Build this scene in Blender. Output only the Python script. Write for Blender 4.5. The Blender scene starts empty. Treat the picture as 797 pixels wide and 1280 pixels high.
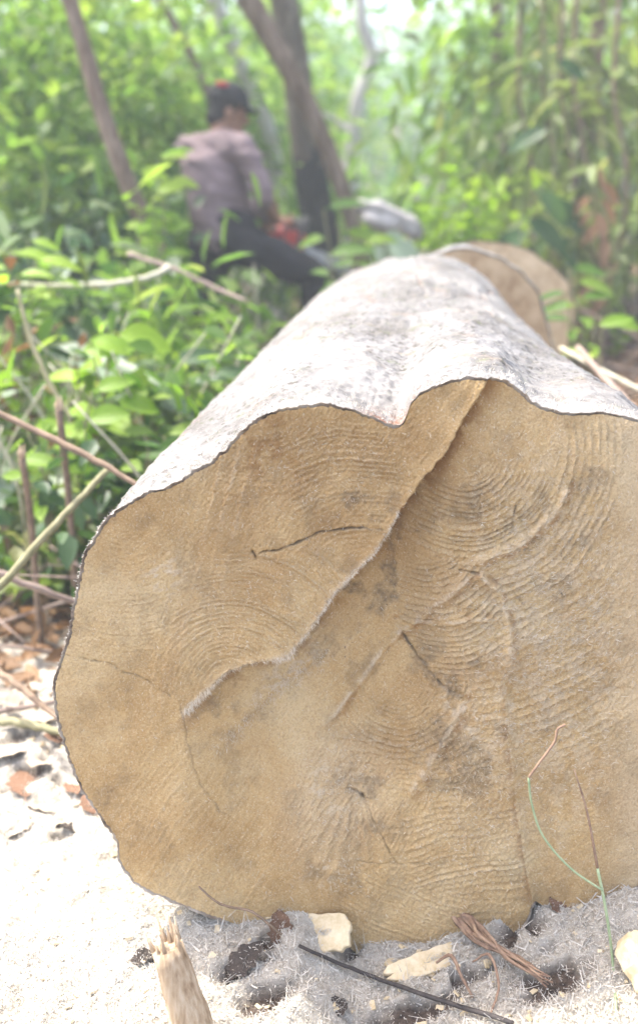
import bpy, bmesh, math, random
import numpy as np
from mathutils import Vector, Matrix, Euler

random.seed(7)
rng = np.random.default_rng(11)
scene = bpy.context.scene
col = scene.collection
R = math.radians

# ------------------------------------------------------------------ camera
CAM_Z, PITCH, FPX = 1.18, R(16.3), 1300.0        # FPX: focal length in 1280-tall pixels
cam_d = bpy.data.cameras.new("camera")
cam = bpy.data.objects.new("camera", cam_d)
col.objects.link(cam)
cam.location = (0, 0, CAM_Z)
cam.rotation_euler = (R(90) - PITCH, 0, 0)
cam_d.sensor_fit = 'VERTICAL'
cam_d.sensor_height = 36
cam_d.lens = 36 * FPX / 1280
cam_d.clip_start = 0.05
cam_d.clip_end = 1000
cam_d.dof.use_dof = True
cam_d.dof.focus_distance = 1.60
cam_d.dof.aperture_fstop = 1.9
scene.camera = cam

# ------------------------------------------------------------------ light
SUN_DIR = Vector((-0.82, 0.40, 0)).normalized() * math.cos(R(63)) + Vector((0, 0, math.sin(R(63))))
w = bpy.data.worlds.new("World")
scene.world = w
w.use_nodes = True
nt = w.node_tree
sky = nt.nodes.new("ShaderNodeTexSky")
sky.sky_type = 'NISHITA'
sky.sun_disc = False
sky.sun_elevation = R(63)
sky.sun_rotation = math.atan2(SUN_DIR.x, SUN_DIR.y)
sky.dust_density = 5.0
sky.air_density = 0.8
sky.ozone_density = 0.6
nt.links.new(sky.outputs[0], nt.nodes["Background"].inputs[0])
nt.nodes["Background"].inputs[1].default_value = 0.15
sun_d = bpy.data.lights.new("sun", 'SUN')
sun_d.energy = 2.1
sun_d.angle = R(1.5)
sun_d.color = (1.0, 0.955, 0.88)
sun = bpy.data.objects.new("sun", sun_d)
col.objects.link(sun)
sun.rotation_euler = SUN_DIR.to_track_quat('Z', 'Y').to_euler()
sun.location = (-4, 6, 12)

scene.view_settings.view_transform = 'Standard'
scene.view_settings.look = 'None'
scene.view_settings.gamma = 1
scene.view_settings.use_curve_mapping = False
scene.view_settings.exposure = 2.24
scene.render.engine = 'CYCLES'
scene.cycles.use_denoising = True
scene.cycles.max_bounces = 7
scene.cycles.transparent_max_bounces = 4
scene.cycles.volume_bounces = 1
scene.cycles.caustics_reflective = False
scene.cycles.caustics_refractive = False
scene.cycles.sample_clamp_indirect = 6

# ------------------------------------------------------------------ helpers
cp, sp = math.cos(PITCH), math.sin(PITCH)
def at(px, py, Y):
    """world point at depth Y seen at photo position (px, py)"""
    u, v = (px - 398.5) / FPX, -(py - 640) / FPX
    dy, dz = v * sp + cp, v * cp - sp
    t = Y / dy
    return Vector((u * t, Y, CAM_Z + dz * t))
def to_px(X, Y, Z):
    Z = Z - CAM_Z
    d = Y * cp - Z * sp
    return 398.5 + FPX * X / d, 640 - FPX * (Y * sp + Z * cp) / d
def mpp(Y):                       # metres in one photo pixel at depth Y
    return Y / FPX

_lat = {}
def vnoise(x, y, seed=0):
    if seed not in _lat:
        _lat[seed] = np.random.default_rng(1000 + seed).random((256, 256))
    L = _lat[seed]
    x = np.asarray(x, float); y = np.asarray(y, float)
    xi = np.floor(x).astype(int); yi = np.floor(y).astype(int)
    fx = x - xi; fy = y - yi
    fx = fx * fx * (3 - 2 * fx); fy = fy * fy * (3 - 2 * fy)
    a = L[xi % 256, yi % 256]; b = L[(xi + 1) % 256, yi % 256]
    c = L[xi % 256, (yi + 1) % 256]; d = L[(xi + 1) % 256, (yi + 1) % 256]
    return (a * (1 - fx) + b * fx) * (1 - fy) + (c * (1 - fx) + d * fx) * fy
def fbm(x, y, seed=0, oct=4, gain=.5):
    s = 0; a = 1; tot = 0
    for k in range(oct):
        s = s + a * vnoise(x * 2 ** k + 17.3 * k, y * 2 ** k + 5.1 * k, seed + k)
        tot += a; a *= gain
    return s / tot
def sstep(a, b, x):
    t = np.clip((np.asarray(x, float) - a) / (b - a), 0, 1)
    return t * t * (3 - 2 * t)
def segdist(px, py, poly):
    """distance to a polyline, signed side (+ on the left of its travel) and fraction along it"""
    best = np.full(np.shape(px), 1e9); side = np.zeros(np.shape(px)); frac = np.zeros(np.shape(px))
    n = len(poly) - 1
    for i in range(n):
        ax, ay = poly[i]; bx, by = poly[i + 1]
        dx, dy = bx - ax, by - ay
        L2 = dx * dx + dy * dy
        t = np.clip(((px - ax) * dx + (py - ay) * dy) / L2, 0, 1)
        d = np.hypot(px - ax - t * dx, py - ay - t * dy)
        m = d < best
        best = np.where(m, d, best)
        side = np.where(m, np.sign(dx * (py - ay) - dy * (px - ax)), side)
        frac = np.where(m, (i + t) / n, frac)
    return best, side, frac

def mesh_from(name, V, F, attrs=None, smooth=True):
    me = bpy.data.meshes.new(name)
    V = np.asarray(V, np.float32)
    if isinstance(F, np.ndarray):
        k = F.shape[1]
        me.vertices.add(len(V)); me.vertices.foreach_set('co', V.ravel())
        me.loops.add(F.size); me.loops.foreach_set('vertex_index', F.astype(np.int32).ravel())
        me.polygons.add(len(F))
        me.polygons.foreach_set('loop_start', np.arange(0, F.size, k, dtype=np.int32))
        me.polygons.foreach_set('loop_total', np.full(len(F), k, np.int32))
        me.update(calc_edges=True)
    else:
        me.from_pydata([tuple(v) for v in V.tolist()], [], F)
    if smooth:
        me.polygons.foreach_set('use_smooth', np.ones(len(me.polygons), bool))
    for an, av in (attrs or {}).items():
        a = me.attributes.new(an, 'FLOAT', 'POINT')
        a.data.foreach_set('value', np.asarray(av, np.float32))
    me.validate()
    return me
def link(name, me, mat, parent=None, kind=None):
    o = bpy.data.objects.new(name, me)
    col.objects.link(o)
    if mat is not None and me is not None and len(me.materials) == 0:
        me.materials.append(mat)
    if parent is not None:
        o.parent = parent
    if kind:
        o["kind"] = kind
    return o
def tag(o, label, cat, group=None):
    o["label"] = label; o["category"] = cat
    if group:
        o["group"] = group
    return o
def empty(name, loc=(0, 0, 0), rz=0):
    o = bpy.data.objects.new(name, None)
    col.objects.link(o)
    o.location = loc
    o.rotation_euler = (0, 0, rz)
    o.empty_display_size = 0.1
    return o
def keep_world(o, parent):
    """parent o, whose geometry is in world space, to an unrotated empty"""
    o.parent = parent
    o.location = o.location - parent.location
    return o

def catmull(pts, n):
    pts = [Vector(p) for p in pts]
    P = [pts[0] * 2 - pts[1]] + pts + [pts[-1] * 2 - pts[-2]]
    out = []
    segs = len(pts) - 1
    for i in range(segs):
        p0, p1, p2, p3 = P[i:i + 4]
        for k in range(n):
            t = k / n
            out.append(0.5 * ((2 * p1) + (p2 - p0) * t + (2 * p0 - 5 * p1 + 4 * p2 - p3) * t * t + (3 * p1 - p0 - 3 * p2 + p3) * t ** 3))
    out.append(pts[-1])
    return out
class MB:
    def __init__(self):
        self.v = []; self.f = []
    def tube(self, pts, rad, n=10, rough=0.0, round_ends=False, ell=1.0, seed=0):
        pts = [Vector(p) for p in pts]
        if not hasattr(rad, '__len__'):
            rad = [rad] * len(pts)
        rad = list(rad) if len(rad) == len(pts) else [float(q) for q in np.interp(np.linspace(0, 1, len(pts)), np.linspace(0, 1, len(rad)), rad)]
        if round_ends:
            d0 = (pts[0] - pts[1]).normalized(); d1 = (pts[-1] - pts[-2]).normalized()
            a = [(pts[0] + d0 * rad[0] * s, rad[0] * c) for s, c in ((.97, .22), (.8, .6), (.45, .89))]
            b = [(pts[-1] + d1 * rad[-1] * s, rad[-1] * c) for s, c in ((.45, .89), (.8, .6), (.97, .22))]
            pts = [p for p, _ in a] + pts + [p for p, _ in b]
            rad = [r for _, r in a] + rad + [r for _, r in b]
        rnd = random.Random(seed)
        prev = None
        base = len(self.v)
        for i, p in enumerate(pts):
            d = (pts[min(i + 1, len(pts) - 1)] - pts[max(i - 1, 0)])
            d = d.normalized() if d.length > 1e-9 else Vector((0, 0, 1))
            if prev is None:
                x = d.orthogonal().normalized()
            else:
                x = (prev - d * prev.dot(d)).normalized()
            prev = x
            y = d.cross(x)
            for k in range(n):
                a = 2 * math.pi * k / n
                r = rad[i] * (1 + rough * (rnd.random() - .5) * 2)
                self.v.append(p + x * (math.cos(a) * r) + y * (math.sin(a) * r * ell))
        for i in range(len(pts) - 1):
            for k in range(n):
                a = base + i * n + k; b = base + i * n + (k + 1) % n
                self.f.append((a, b, b + n, a + n))
        self.f.append(tuple(base + k for k in reversed(range(n))))
        e = base + (len(pts) - 1) * n
        self.f.append(tuple(e + k for k in range(n)))
        return self
    def ball(self, c, r, n=16, m=10, rot=None):
        r = (r, r, r) if not hasattr(r, '__len__') else r
        base = len(self.v); c = Vector(c)
        for i in range(m + 1):
            th = math.pi * min(max(i / m, .002), .998)
            for k in range(n):
                a = 2 * math.pi * k / n
                q = Vector((r[0] * math.sin(th) * math.cos(a), r[1] * math.sin(th) * math.sin(a), r[2] * math.cos(th)))
                if rot is not None:
                    q = rot @ q
                self.v.append(c + q)
        for i in range(m):
            for k in range(n):
                a = base + i * n + k; b = base + i * n + (k + 1) % n
                self.f.append((a, a + n, b + n, b))
        self.f.append(tuple(base + k for k in range(n)))
        self.f.append(tuple(base + m * n + k for k in reversed(range(n))))
        return self
    def rbox(self, c, size, bev=.01, rot=None, seg=2):
        bm = bmesh.new()
        bmesh.ops.create_cube(bm, size=1)
        for v in bm.verts:
            v.co = Vector((v.co.x * size[0], v.co.y * size[1], v.co.z * size[2]))
        if bev:
            bmesh.ops.bevel(bm, geom=list(bm.edges), offset=bev, segments=seg, affect='EDGES', profile=.5)
        bm.verts.ensure_lookup_table()
        base = len(self.v)
        for v in bm.verts:
            q = v.co.copy()
            if rot is not None:
                q = rot @ q
            self.v.append(Vector(c) + q)
        for f in bm.faces:
            self.f.append(tuple(base + v.index for v in f.verts))
        bm.free()
        return self
    def slab(self, outline, thick, M):
        """closed plate from a 2-D outline, thickness along local z, placed by the matrix M"""
        n = len(outline); base = len(self.v)
        for z in (-thick / 2, thick / 2):
            for x, y in outline:
                self.v.append(M @ Vector((x, y, z)))
        self.f.append(tuple(base + k for k in reversed(range(n))))
        self.f.append(tuple(base + n + k for k in range(n)))
        for k in range(n):
            a = base + k; b = base + (k + 1) % n
            self.f.append((a, b, b + n, a + n))
        return self
    def mesh(self, name, smooth=True):
        return mesh_from(name, [tuple(v) for v in self.v], self.f, smooth=smooth)
    def build(self, name, mat, parent=None, smooth=True, kind=None):
        return link(name, self.mesh(name, smooth), mat, parent, kind)
def remeshed(mb, name, voxel, smooth_it=4):
    o = mb.build(name + '_tmp', None)
    m = o.modifiers.new('r', 'REMESH'); m.mode = 'VOXEL'; m.voxel_size = voxel; m.use_smooth_shade = True
    s = o.modifiers.new('s', 'SMOOTH'); s.factor = .5; s.iterations = smooth_it
    dg = bpy.context.evaluated_depsgraph_get()
    me = bpy.data.meshes.new_from_object(o.evaluated_get(dg))
    me.name = name
    old = o.data
    bpy.data.objects.remove(o); bpy.data.meshes.remove(old)
    return me

# ------------------------------------------------------------------ materials
def node_mat(name):
    m = bpy.data.materials.new(name)
    m.use_nodes = True
    return m, m.node_tree, m.node_tree.nodes["Principled BSDF"]
def ramp(nt, fac, stops):
    r = nt.nodes.new("ShaderNodeValToRGB")
    e = r.color_ramp.elements
    while len(e) < len(stops):
        e.new(.5)
    for i, (p, c) in enumerate(stops):
        e[i].position = p
        e[i].color = (c[0], c[1], c[2], 1)
    nt.links.new(fac, r.inputs[0])
    return r.outputs[0]
def noise_node(nt, scale, detail=5, rough=.6, vec=None, coord='Object', stretch=None):
    n = nt.nodes.new("ShaderNodeTexNoise")
    n.inputs['Scale'].default_value = scale
    n.inputs['Detail'].default_value = detail
    n.inputs['Roughness'].default_value = rough
    tc = nt.nodes.new("ShaderNodeTexCoord")
    src = tc.outputs[coord]
    if stretch:
        mp = nt.nodes.new("ShaderNodeMapping")
        mp.inputs['Scale'].default_value = stretch
        nt.links.new(src, mp.inputs[0]); src = mp.outputs[0]
    nt.links.new(src, n.inputs['Vector'])
    return n.outputs['Fac']
def mixc(nt, fac, a, b, mode='MIX'):
    m = nt.nodes.new("ShaderNodeMix")
    m.data_type = 'RGBA'; m.blend_type = mode
    for sock, val in ((m.inputs[0], fac), (m.inputs[6], a), (m.inputs[7], b)):
        if isinstance(val, (int, float)):
            sock.default_value = val
        elif isinstance(val, tuple):
            sock.default_value = (*val, 1)
        else:
            nt.links.new(val, sock)
    return m.outputs[2]
def add_bump(nt, bsdf, h, strength=.4, dist=.004):
    b = nt.nodes.new("ShaderNodeBump")
    b.inputs['Strength'].default_value = strength
    b.inputs['Distance'].default_value = dist
    nt.links.new(h, b.inputs['Height'])
    nt.links.new(b.outputs[0], bsdf.inputs['Normal'])
def attr(nt, name):
    a = nt.nodes.new("ShaderNodeAttribute")
    a.attribute_name = name
    return a.outputs['Fac']
def simple(name, stops, scale=8, rough=.8, bump=.3, bdist=.004, stretch=None, spec=.3, detail=5):
    m, nt, b = node_mat(name)
    n = noise_node(nt, scale, detail, .65, stretch=stretch)
    nt.links.new(ramp(nt, n, stops), b.inputs['Base Color'])
    b.inputs['Roughness'].default_value = rough
    b.inputs['Specular IOR Level'].default_value = spec
    if bump:
        add_bump(nt, b, n, bump, bdist)
    return m
def leaf_mat(name, stops, transl=.45, rough=.38, spec=.5, tcol=None):
    m, nt, b = node_mat(name)
    c = ramp(nt, attr(nt, 'tint'), stops)
    n = noise_node(nt, 9, 3)
    c = mixc(nt, n, c, (.75, .75, .75), 'MULTIPLY')
    # brighten back to level: noise only varies the tone
    nt.links.new(c, b.inputs['Base Color'])
    b.inputs['Roughness'].default_value = rough
    b.inputs['Specular IOR Level'].default_value = spec
    t = nt.nodes.new("ShaderNodeBsdfTranslucent")
    c2 = mixc(nt, 1.0, c, tcol or (1.34, 1.38, .82), 'MULTIPLY')
    nt.links.new(c2, t.inputs[0])
    mx = nt.nodes.new("ShaderNodeMixShader")
    mx.inputs[0].default_value = transl
    nt.links.new(b.outputs[0], mx.inputs[1])
    nt.links.new(t.outputs[0], mx.inputs[2])
    nt.links.new(mx.outputs[0], nt.nodes["Material Output"].inputs[0])
    return m

M = {}
# cut wood of the big log
m, nt_, b = node_mat("cut_wood")
n1 = noise_node(nt_, 5, 5); n2 = noise_node(nt_, 260, 3, .7); n3 = noise_node(nt_, 60, 4, .7)
c = ramp(nt_, n1, [(.32, (.375, .235, .095)), (.5, (.515, .355, .165)), (.68, (.62, .475, .265))])
c = mixc(nt_, attr(nt_, 'pale'), c, (.60, .50, .36))
c = mixc(nt_, ramp(nt_, n3, [(.35, (0, 0, 0)), (.75, (.35, .35, .35))]), c, (.60, .46, .26))
c = mixc(nt_, ramp(nt_, n2, [(.3, (.42, .42, .42)), (.56, (0, 0, 0))]), c, (.23, .125, .04))
n6 = noise_node(nt_, 420, 2, .6)
c = mixc(nt_, ramp(nt_, n6, [(.56, (0, 0, 0)), (.70, (.7, .7, .7))]), c, (.66, .54, .36))
c = mixc(nt_, attr(nt_, 'rust_and_shade'), c, (.22, .10, .03))
c = mixc(nt_, attr(nt_, 'stain_and_shade'), c, (.06, .055, .05))
nt_.links.new(c, b.inputs['Base Color'])
b.inputs['Roughness'].default_value = .85
b.inputs['Specular IOR Level'].default_value = .15
add_bump(nt_, b, n2, .9, .003)
M['wood'] = m
# bark
m, nt_, b = node_mat("pale_bark")
n1 = noise_node(nt_, 7, 6, .7); n2 = noise_node(nt_, 75, 4, .7); n3 = noise_node(nt_, 30, 5, .75); n4 = noise_node(nt_, 12, 4, .6)
n5 = noise_node(nt_, 160, 3, .6)
c = ramp(nt_, n1, [(.28, (.078, .07, .063)), (.42, (.118, .113, .108)), (.58, (.165, .162, .16)), (.75, (.20, .197, .192))])
c = mixc(nt_, ramp(nt_, n4, [(.56, (0, 0, 0)), (.68, (.6, .6, .6))]), c, (.20, .15, .11))
c = mixc(nt_, ramp(nt_, n2, [(.53, (0, 0, 0)), (.62, (.9, .9, .9))]), c, (.055, .048, .04))
c = mixc(nt_, ramp(nt_, n3, [(.57, (0, 0, 0)), (.68, (.8, .8, .8))]), c, (.09, .105, .05))
c = mixc(nt_, attr(nt_, 'dust'), c, (.24, .232, .22))
c = mixc(nt_, attr(nt_, 'rust_and_shade'), c, (.15, .07, .04))  # on bark: reddish brown patches only
c = mixc(nt_, ramp(nt_, n5, [(.62, (0, 0, 0)), (.66, (.8, .8, .8))]), c, (.29, .275, .25))
nt_.links.new(c, b.inputs['Base Color'])
b.inputs['Roughness'].default_value = .8
b.inputs['Specular IOR Level'].default_value = .25
add_bump(nt_, b, n2, .7, .004)
M['bark'] = m
M['rim'] = simple("bark_edge", [(.34, (.07, .05, .038)), (.44, (.26, .20, .15)), (.55, (.44, .38, .31))], 22, .9)
M['fibre'] = simple("pale_wood_fibre", [(.3, (.50, .40, .27)), (.7, (.72, .66, .55))], 40, .85, 0)
M['shaving'] = simple("sawdust_shaving", [(.3, (.45, .405, .335)), (.7, (.69, .66, .60))], 160, .85, 0)
M['sawdust'] = simple("sawdust", [(.25, (.30, .25, .20)), (.45, (.56, .49, .39)), (.7, (.72, .67, .57))], 45, .9, .8, .006)
M['chip'] = simple("fresh_wood_chip", [(.3, (.50, .39, .22)), (.5, (.62, .51, .33)), (.7, (.70, .61, .44))], 60, .8, .5, .002)
M['soil'] = simple("forest_soil", [(.25, (.035, .026, .02)), (.5, (.09, .068, .05)), (.75, (.17, .135, .10))], 9, .95, .9, .03)
M['trunk'] = simple("brown_trunk_bark", [(.3, (.085, .058, .04)), (.5, (.165, .12, .085)), (.7, (.28, .22, .17))], 14, .9, .8, .02, (1, 1, .35))
M['trunk_char'] = simple("charred_trunk", [(.3, (.008, .007, .008)), (.7, (.028, .026, .027))], 20, .85, .8, .02, (1, 1, .4))
M['trunk_pale'] = simple("pale_trunk_bark", [(.3, (.30, .27, .25)), (.6, (.48, .45, .43)), (.75, (.60, .57, .54))], 12, .85, .5, .01, (1, 1, .4))
M['trunk_dark'] = simple("dark_trunk_bark", [(.3, (.06, .045, .035)), (.55, (.12, .095, .075)), (.75, (.24, .205, .17))], 14, .9, .6, .015, (1, 1, .4))
M['trunk_grey'] = simple("grey_trunk_bark", [(.3, (.16, .14, .14)), (.7, (.34, .32, .32))], 14, .9, .5, .01, (1, 1, .4))
M['stick'] = simple("dry_brown_stick", [(.3, (.11, .075, .05)), (.7, (.25, .18, .125))], 30, .8, .4)
M['stick_pink'] = simple("pinkish_stick", [(.3, (.19, .14, .115)), (.7, (.32, .25, .21))], 30, .8, .4)
M['stick_green'] = simple("greenish_stem", [(.3, (.15, .145, .07)), (.7, (.28, .26, .15))], 30, .7, .3)
M['stick_pale'] = simple("pale_stem", [(.3, (.36, .34, .24)), (.7, (.55, .52, .42))], 30, .7, .3)
M['stick_black'] = simple("black_twig", [(.3, (.02, .017, .018)), (.7, (.07, .06, .055))], 60, .7, .5)
M['stalk'] = simple("green_thin_stalk", [(.3, (.22, .30, .16)), (.7, (.38, .45, .27))], 60, .6, 0)
M['stalk_brown'] = simple("reddish_brown_stalk", [(.3, (.17, .10, .07)), (.7, (.38, .26, .17))], 60, .7, 0)
M['splinter'] = simple("split_pale_wood", [(.3, (.24, .155, .09)), (.48, (.42, .31, .20)), (.7, (.56, .46, .34))], 130, .85, 1.0, .006, (1, 1, .10))
M['dead_leaf'] = simple("dead_leaf", [(.3, (.10, .05, .03)), (.7, (.26, .15, .09))], 35, .7, .5)
M['dead_leaf_pale'] = simple("pale_dead_leaf", [(.3, (.30, .24, .18)), (.7, (.50, .42, .34))], 35, .75, .5)
M['dead_leaf_dark'] = simple("dark_dead_leaf", [(.3, (.022, .018, .016)), (.7, (.085, .065, .052))], 35, .75, .6)
M['log_face2'] = simple("weathered_cut_wood", [(.3, (.27, .18, .10)), (.48, (.42, .31, .19)), (.7, (.56, .44, .29))], 16, .85, .5, .006)
L_BRIGHT = leaf_mat("bright_young_leaf", [(0, (.17, .31, .025)), (.5, (.25, .41, .035)), (1, (.36, .50, .06))], .55, .5, .35)
L_GREEN = leaf_mat("green_leaf", [(0, (.045, .12, .02)), (.5, (.12, .23, .03)), (1, (.26, .38, .05))], .55, .55, .3)
L_DARK = leaf_mat("dark_glossy_leaf", [(0, (.03, .075, .028)), (.5, (.055, .12, .04)), (1, (.10, .18, .055))], .4, .45, .4)
L_WOOD = leaf_mat("woodland_leaf", [(0, (.08, .17, .04)), (.5, (.17, .29, .06)), (1, (.33, .43, .10))], .6, .5, .35)
L_OLIVE = leaf_mat("olive_leaf", [(0, (.09, .10, .05)), (.4, (.15, .20, .06)), (.75, (.24, .32, .09)), (1, (.34, .30, .17))], .5, .45, .4)
L_PALE = leaf_mat("pale_grey_green_leaf", [(0, (.20, .28, .18)), (.5, (.32, .40, .28)), (1, (.45, .50, .38))], .3, .5, .4, (1, 1.05, .8))
L_FAR = leaf_mat("far_forest_leaf", [(0, (.08, .18, .08)), (.5, (.14, .26, .11)), (1, (.22, .34, .13))], .5, .55, .3)
L_BROWN = leaf_mat("dry_brown_leaf", [(0, (.16, .09, .045)), (1, (.32, .20, .11))], .3, .6, .2, (1.2, 1, .7))

# ------------------------------------------------------------------ ground
def ground_h(x, y):
    x = np.asarray(x, float); y = np.asarray(y, float)
    h = .095 * np.clip(y - 1.5, 0, 2.0)
    h = h + .012 * np.clip(y - 6, 0, 14)
    h = h + .42 * sstep(.75, 2.4, x) * sstep(2.2, 4.6, y)
    h = h + .20 * sstep(-.9, -2.6, x) * sstep(2.4, 4.5, y)
    far = np.hypot(x, y)
    h = h + .19 * np.clip(y - 24, 0, 24) * sstep(0, 30, y) * (1 - .3 * sstep(60, 140, far))
    h = h + .10 * (fbm(x * .9, y * .9, 3) - .5) * sstep(1.6, 3.0, y) + .03 * (fbm(x * 5, y * 5, 9) - .5)
    return h
def gh(x, y):
    return float(ground_h(np.array([x]), np.array([y]))[0])
def spaced(n, near, far):
    t = np.linspace(-1, 1, n)
    return np.sign(t) * (near * np.abs(t) + (far - near) * np.abs(t) ** 5)
gx = spaced(181, 9, 150); gy = spaced(221, 11, 150) + 2
GX, GY = np.meshgrid(gx, gy)
GZ = ground_h(GX, GY) - .10 * sstep(1.45, 1.2, np.abs(GX)) * sstep(.7, .9, GY) * sstep(2.7, 2.3, GY)
nx, ny = len(gx), len(gy)
idx = np.arange(nx * ny).reshape(ny, nx)
def grid_faces(idx):
    return np.stack([idx[:-1, :-1].ravel(), idx[:-1, 1:].ravel(), idx[1:, 1:].ravel(), idx[1:, :-1].ravel()], 1)
link('ground', mesh_from('ground', np.stack([GX.ravel(), GY.ravel(), GZ.ravel()], 1), grid_faces(idx)), M['soil'], kind='structure')

# ------------------------------------------------------------------ the big log
YF = 1.45
OUT = [(488, 531), (470, 523), (440, 511), (400, 505), (350, 510), (315, 528), (290, 553), (270, 572), (240, 590), (215, 605), (180, 617),
       (150, 635), (125, 660), (105, 695), (95, 735), (85, 790), (78, 818), (66, 860), (72, 905), (85, 950), (110, 1000), (143, 1045),
       (150, 1075), (170, 1100), (205, 1120), (250, 1142), (268, 1152), (330, 1175), (400, 1192), (460, 1207), (520, 1205), (600, 1190),
       (655, 1160), (668, 1134), (685, 1142), (730, 1140), (780, 1122), (830, 1085), (868, 1020), (886, 940), (893, 850), (890, 760), (878, 670),
       (858, 590), (830, 545), (800, 526), (770, 519), (740, 517), (700, 516), (668, 503), (640, 482), (610, 472), (570, 475), (535, 486),
       (515, 502), (506, 524), (497, 531)]
CPX = (462, 835)
C0 = at(*CPX, YF)
NT = 1440
o3 = [at(x, y, YF) for x, y in OUT]
o3 = catmull(o3 + [o3[0]], 8)[:-1]
ang = np.array([math.atan2(p.z - C0.z, p.x - C0.x) for p in o3]); rad_ = np.array([math.hypot(p.z - C0.z, p.x - C0.x) for p in o3])
oo = np.argsort(ang); ang = ang[oo]; rad_ = rad_[oo]
def outline_r(th):
    th = (np.asarray(th) + math.pi) % (2 * math.pi) - math.pi
    r = np.interp(th, ang, rad_, period=2 * math.pi)
    c_, s_ = np.cos(th) * 20 + 60, np.sin(th) * 20 + 60
    return r + .006 * (fbm(c_, s_, 17, 4, .65) - .5) + .004 * (fbm(c_ * 6, s_ * 6, 21, 2) - .5)
BARK_T = .0045

RIDGE = [(618, 462), (590, 508), (560, 560), (530, 605), (500, 640), (486, 668), (470, 692), (440, 722), (420, 742), (405, 768), (385, 795), (362, 820),
         (335, 828), (310, 832), (285, 842), (262, 862), (232, 890)]
def marks(px, py, cx, cy, wl, warp, seed):
    """long saw strokes: arcs about (cx, cy), unevenly spaced, each with its own depth and breaks"""
    d = np.hypot(px - cx, py - cy) + warp * (fbm(px / 95, py / 95, seed, 2) - .5) * 2.4 + 2.6 * (fbm(px / 17, py / 17, seed + 4, 2) - .5)
    ph = d / wl + 1.1 * vnoise(d / (wl * 2.7), d * 0 + 3.5, seed + 5) + .22 * (vnoise(px / 2.6, py / 2.6, seed + 7) - .5)
    k = np.floor(ph); fr = ph - k
    tooth = np.where(fr < .78, (fr / .78) ** 1.6, (1 - fr) / .22)
    a = np.arctan2(py - cy, px - cx)
    amp = .15 + 1.35 * vnoise(k * 3.71, k * 0 + 1.5, seed + 2) ** 1.5
    brk = sstep(.12, .50, vnoise(a * 9 + k * .8, k * 1.3, seed + 9)) * (.35 + .8 * fbm(px / 30, py / 30, seed + 11, 2))
    return 2.5 * (tooth - .38) * brk * amp
def soft_ellipse(px, py, cx, cy, rx, ry, rot=0, edge=.25):
    a = R(rot); dx = px - cx; dy = py - cy
    u = (dx * math.cos(a) + dy * math.sin(a)) / rx; v = (-dx * math.sin(a) + dy * math.cos(a)) / ry
    return 1 - sstep(1 - edge, 1 + edge, np.hypot(u, v))
CRACKS = [([(325, 692), (360, 684), (400, 668), (440, 661), (478, 662)], 1.6, 1.0),
          ([(80, 818), (130, 828), (180, 850), (225, 875), (235, 930), (250, 985), (275, 1020), (300, 1042)], 1.4, .45),
          ([(505, 806), (520, 830), (540, 852), (560, 868), (578, 876)], 2.6, 1.0),
          ([(645, 635), (641, 660)], 1.5, 1.0), ([(436, 998), (452, 1003), (462, 1012)], 4.5, 1.0),
          ([(572, 716), (600, 720)], 2.5, .9), ([(606, 720), (640, 740), (660, 765)], 1.5, .5),
          ([(316, 690), (320, 699)], 2.2, 1.0), ([(452, 1000), (470, 1035), (495, 1085)], 1.4, .6), ([(440, 1085), (560, 1083)], 1.6, .4)]
CREASE = [([(592, 716), (560, 748), (520, 790), (470, 848), (430, 900), (395, 935)], 6, .0085),
          ([(592, 716), (622, 740), (640, 785), (634, 850)], 6, .008),
          ([(580, 880), (560, 925), (535, 965), (505, 1010)], 8, .0075),
          ([(500, 792), (545, 785), (590, 778), (625, 775)], 4, .006), ([(712, 610), (695, 645), (640, 690), (575, 712)], 6, .007)]
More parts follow.
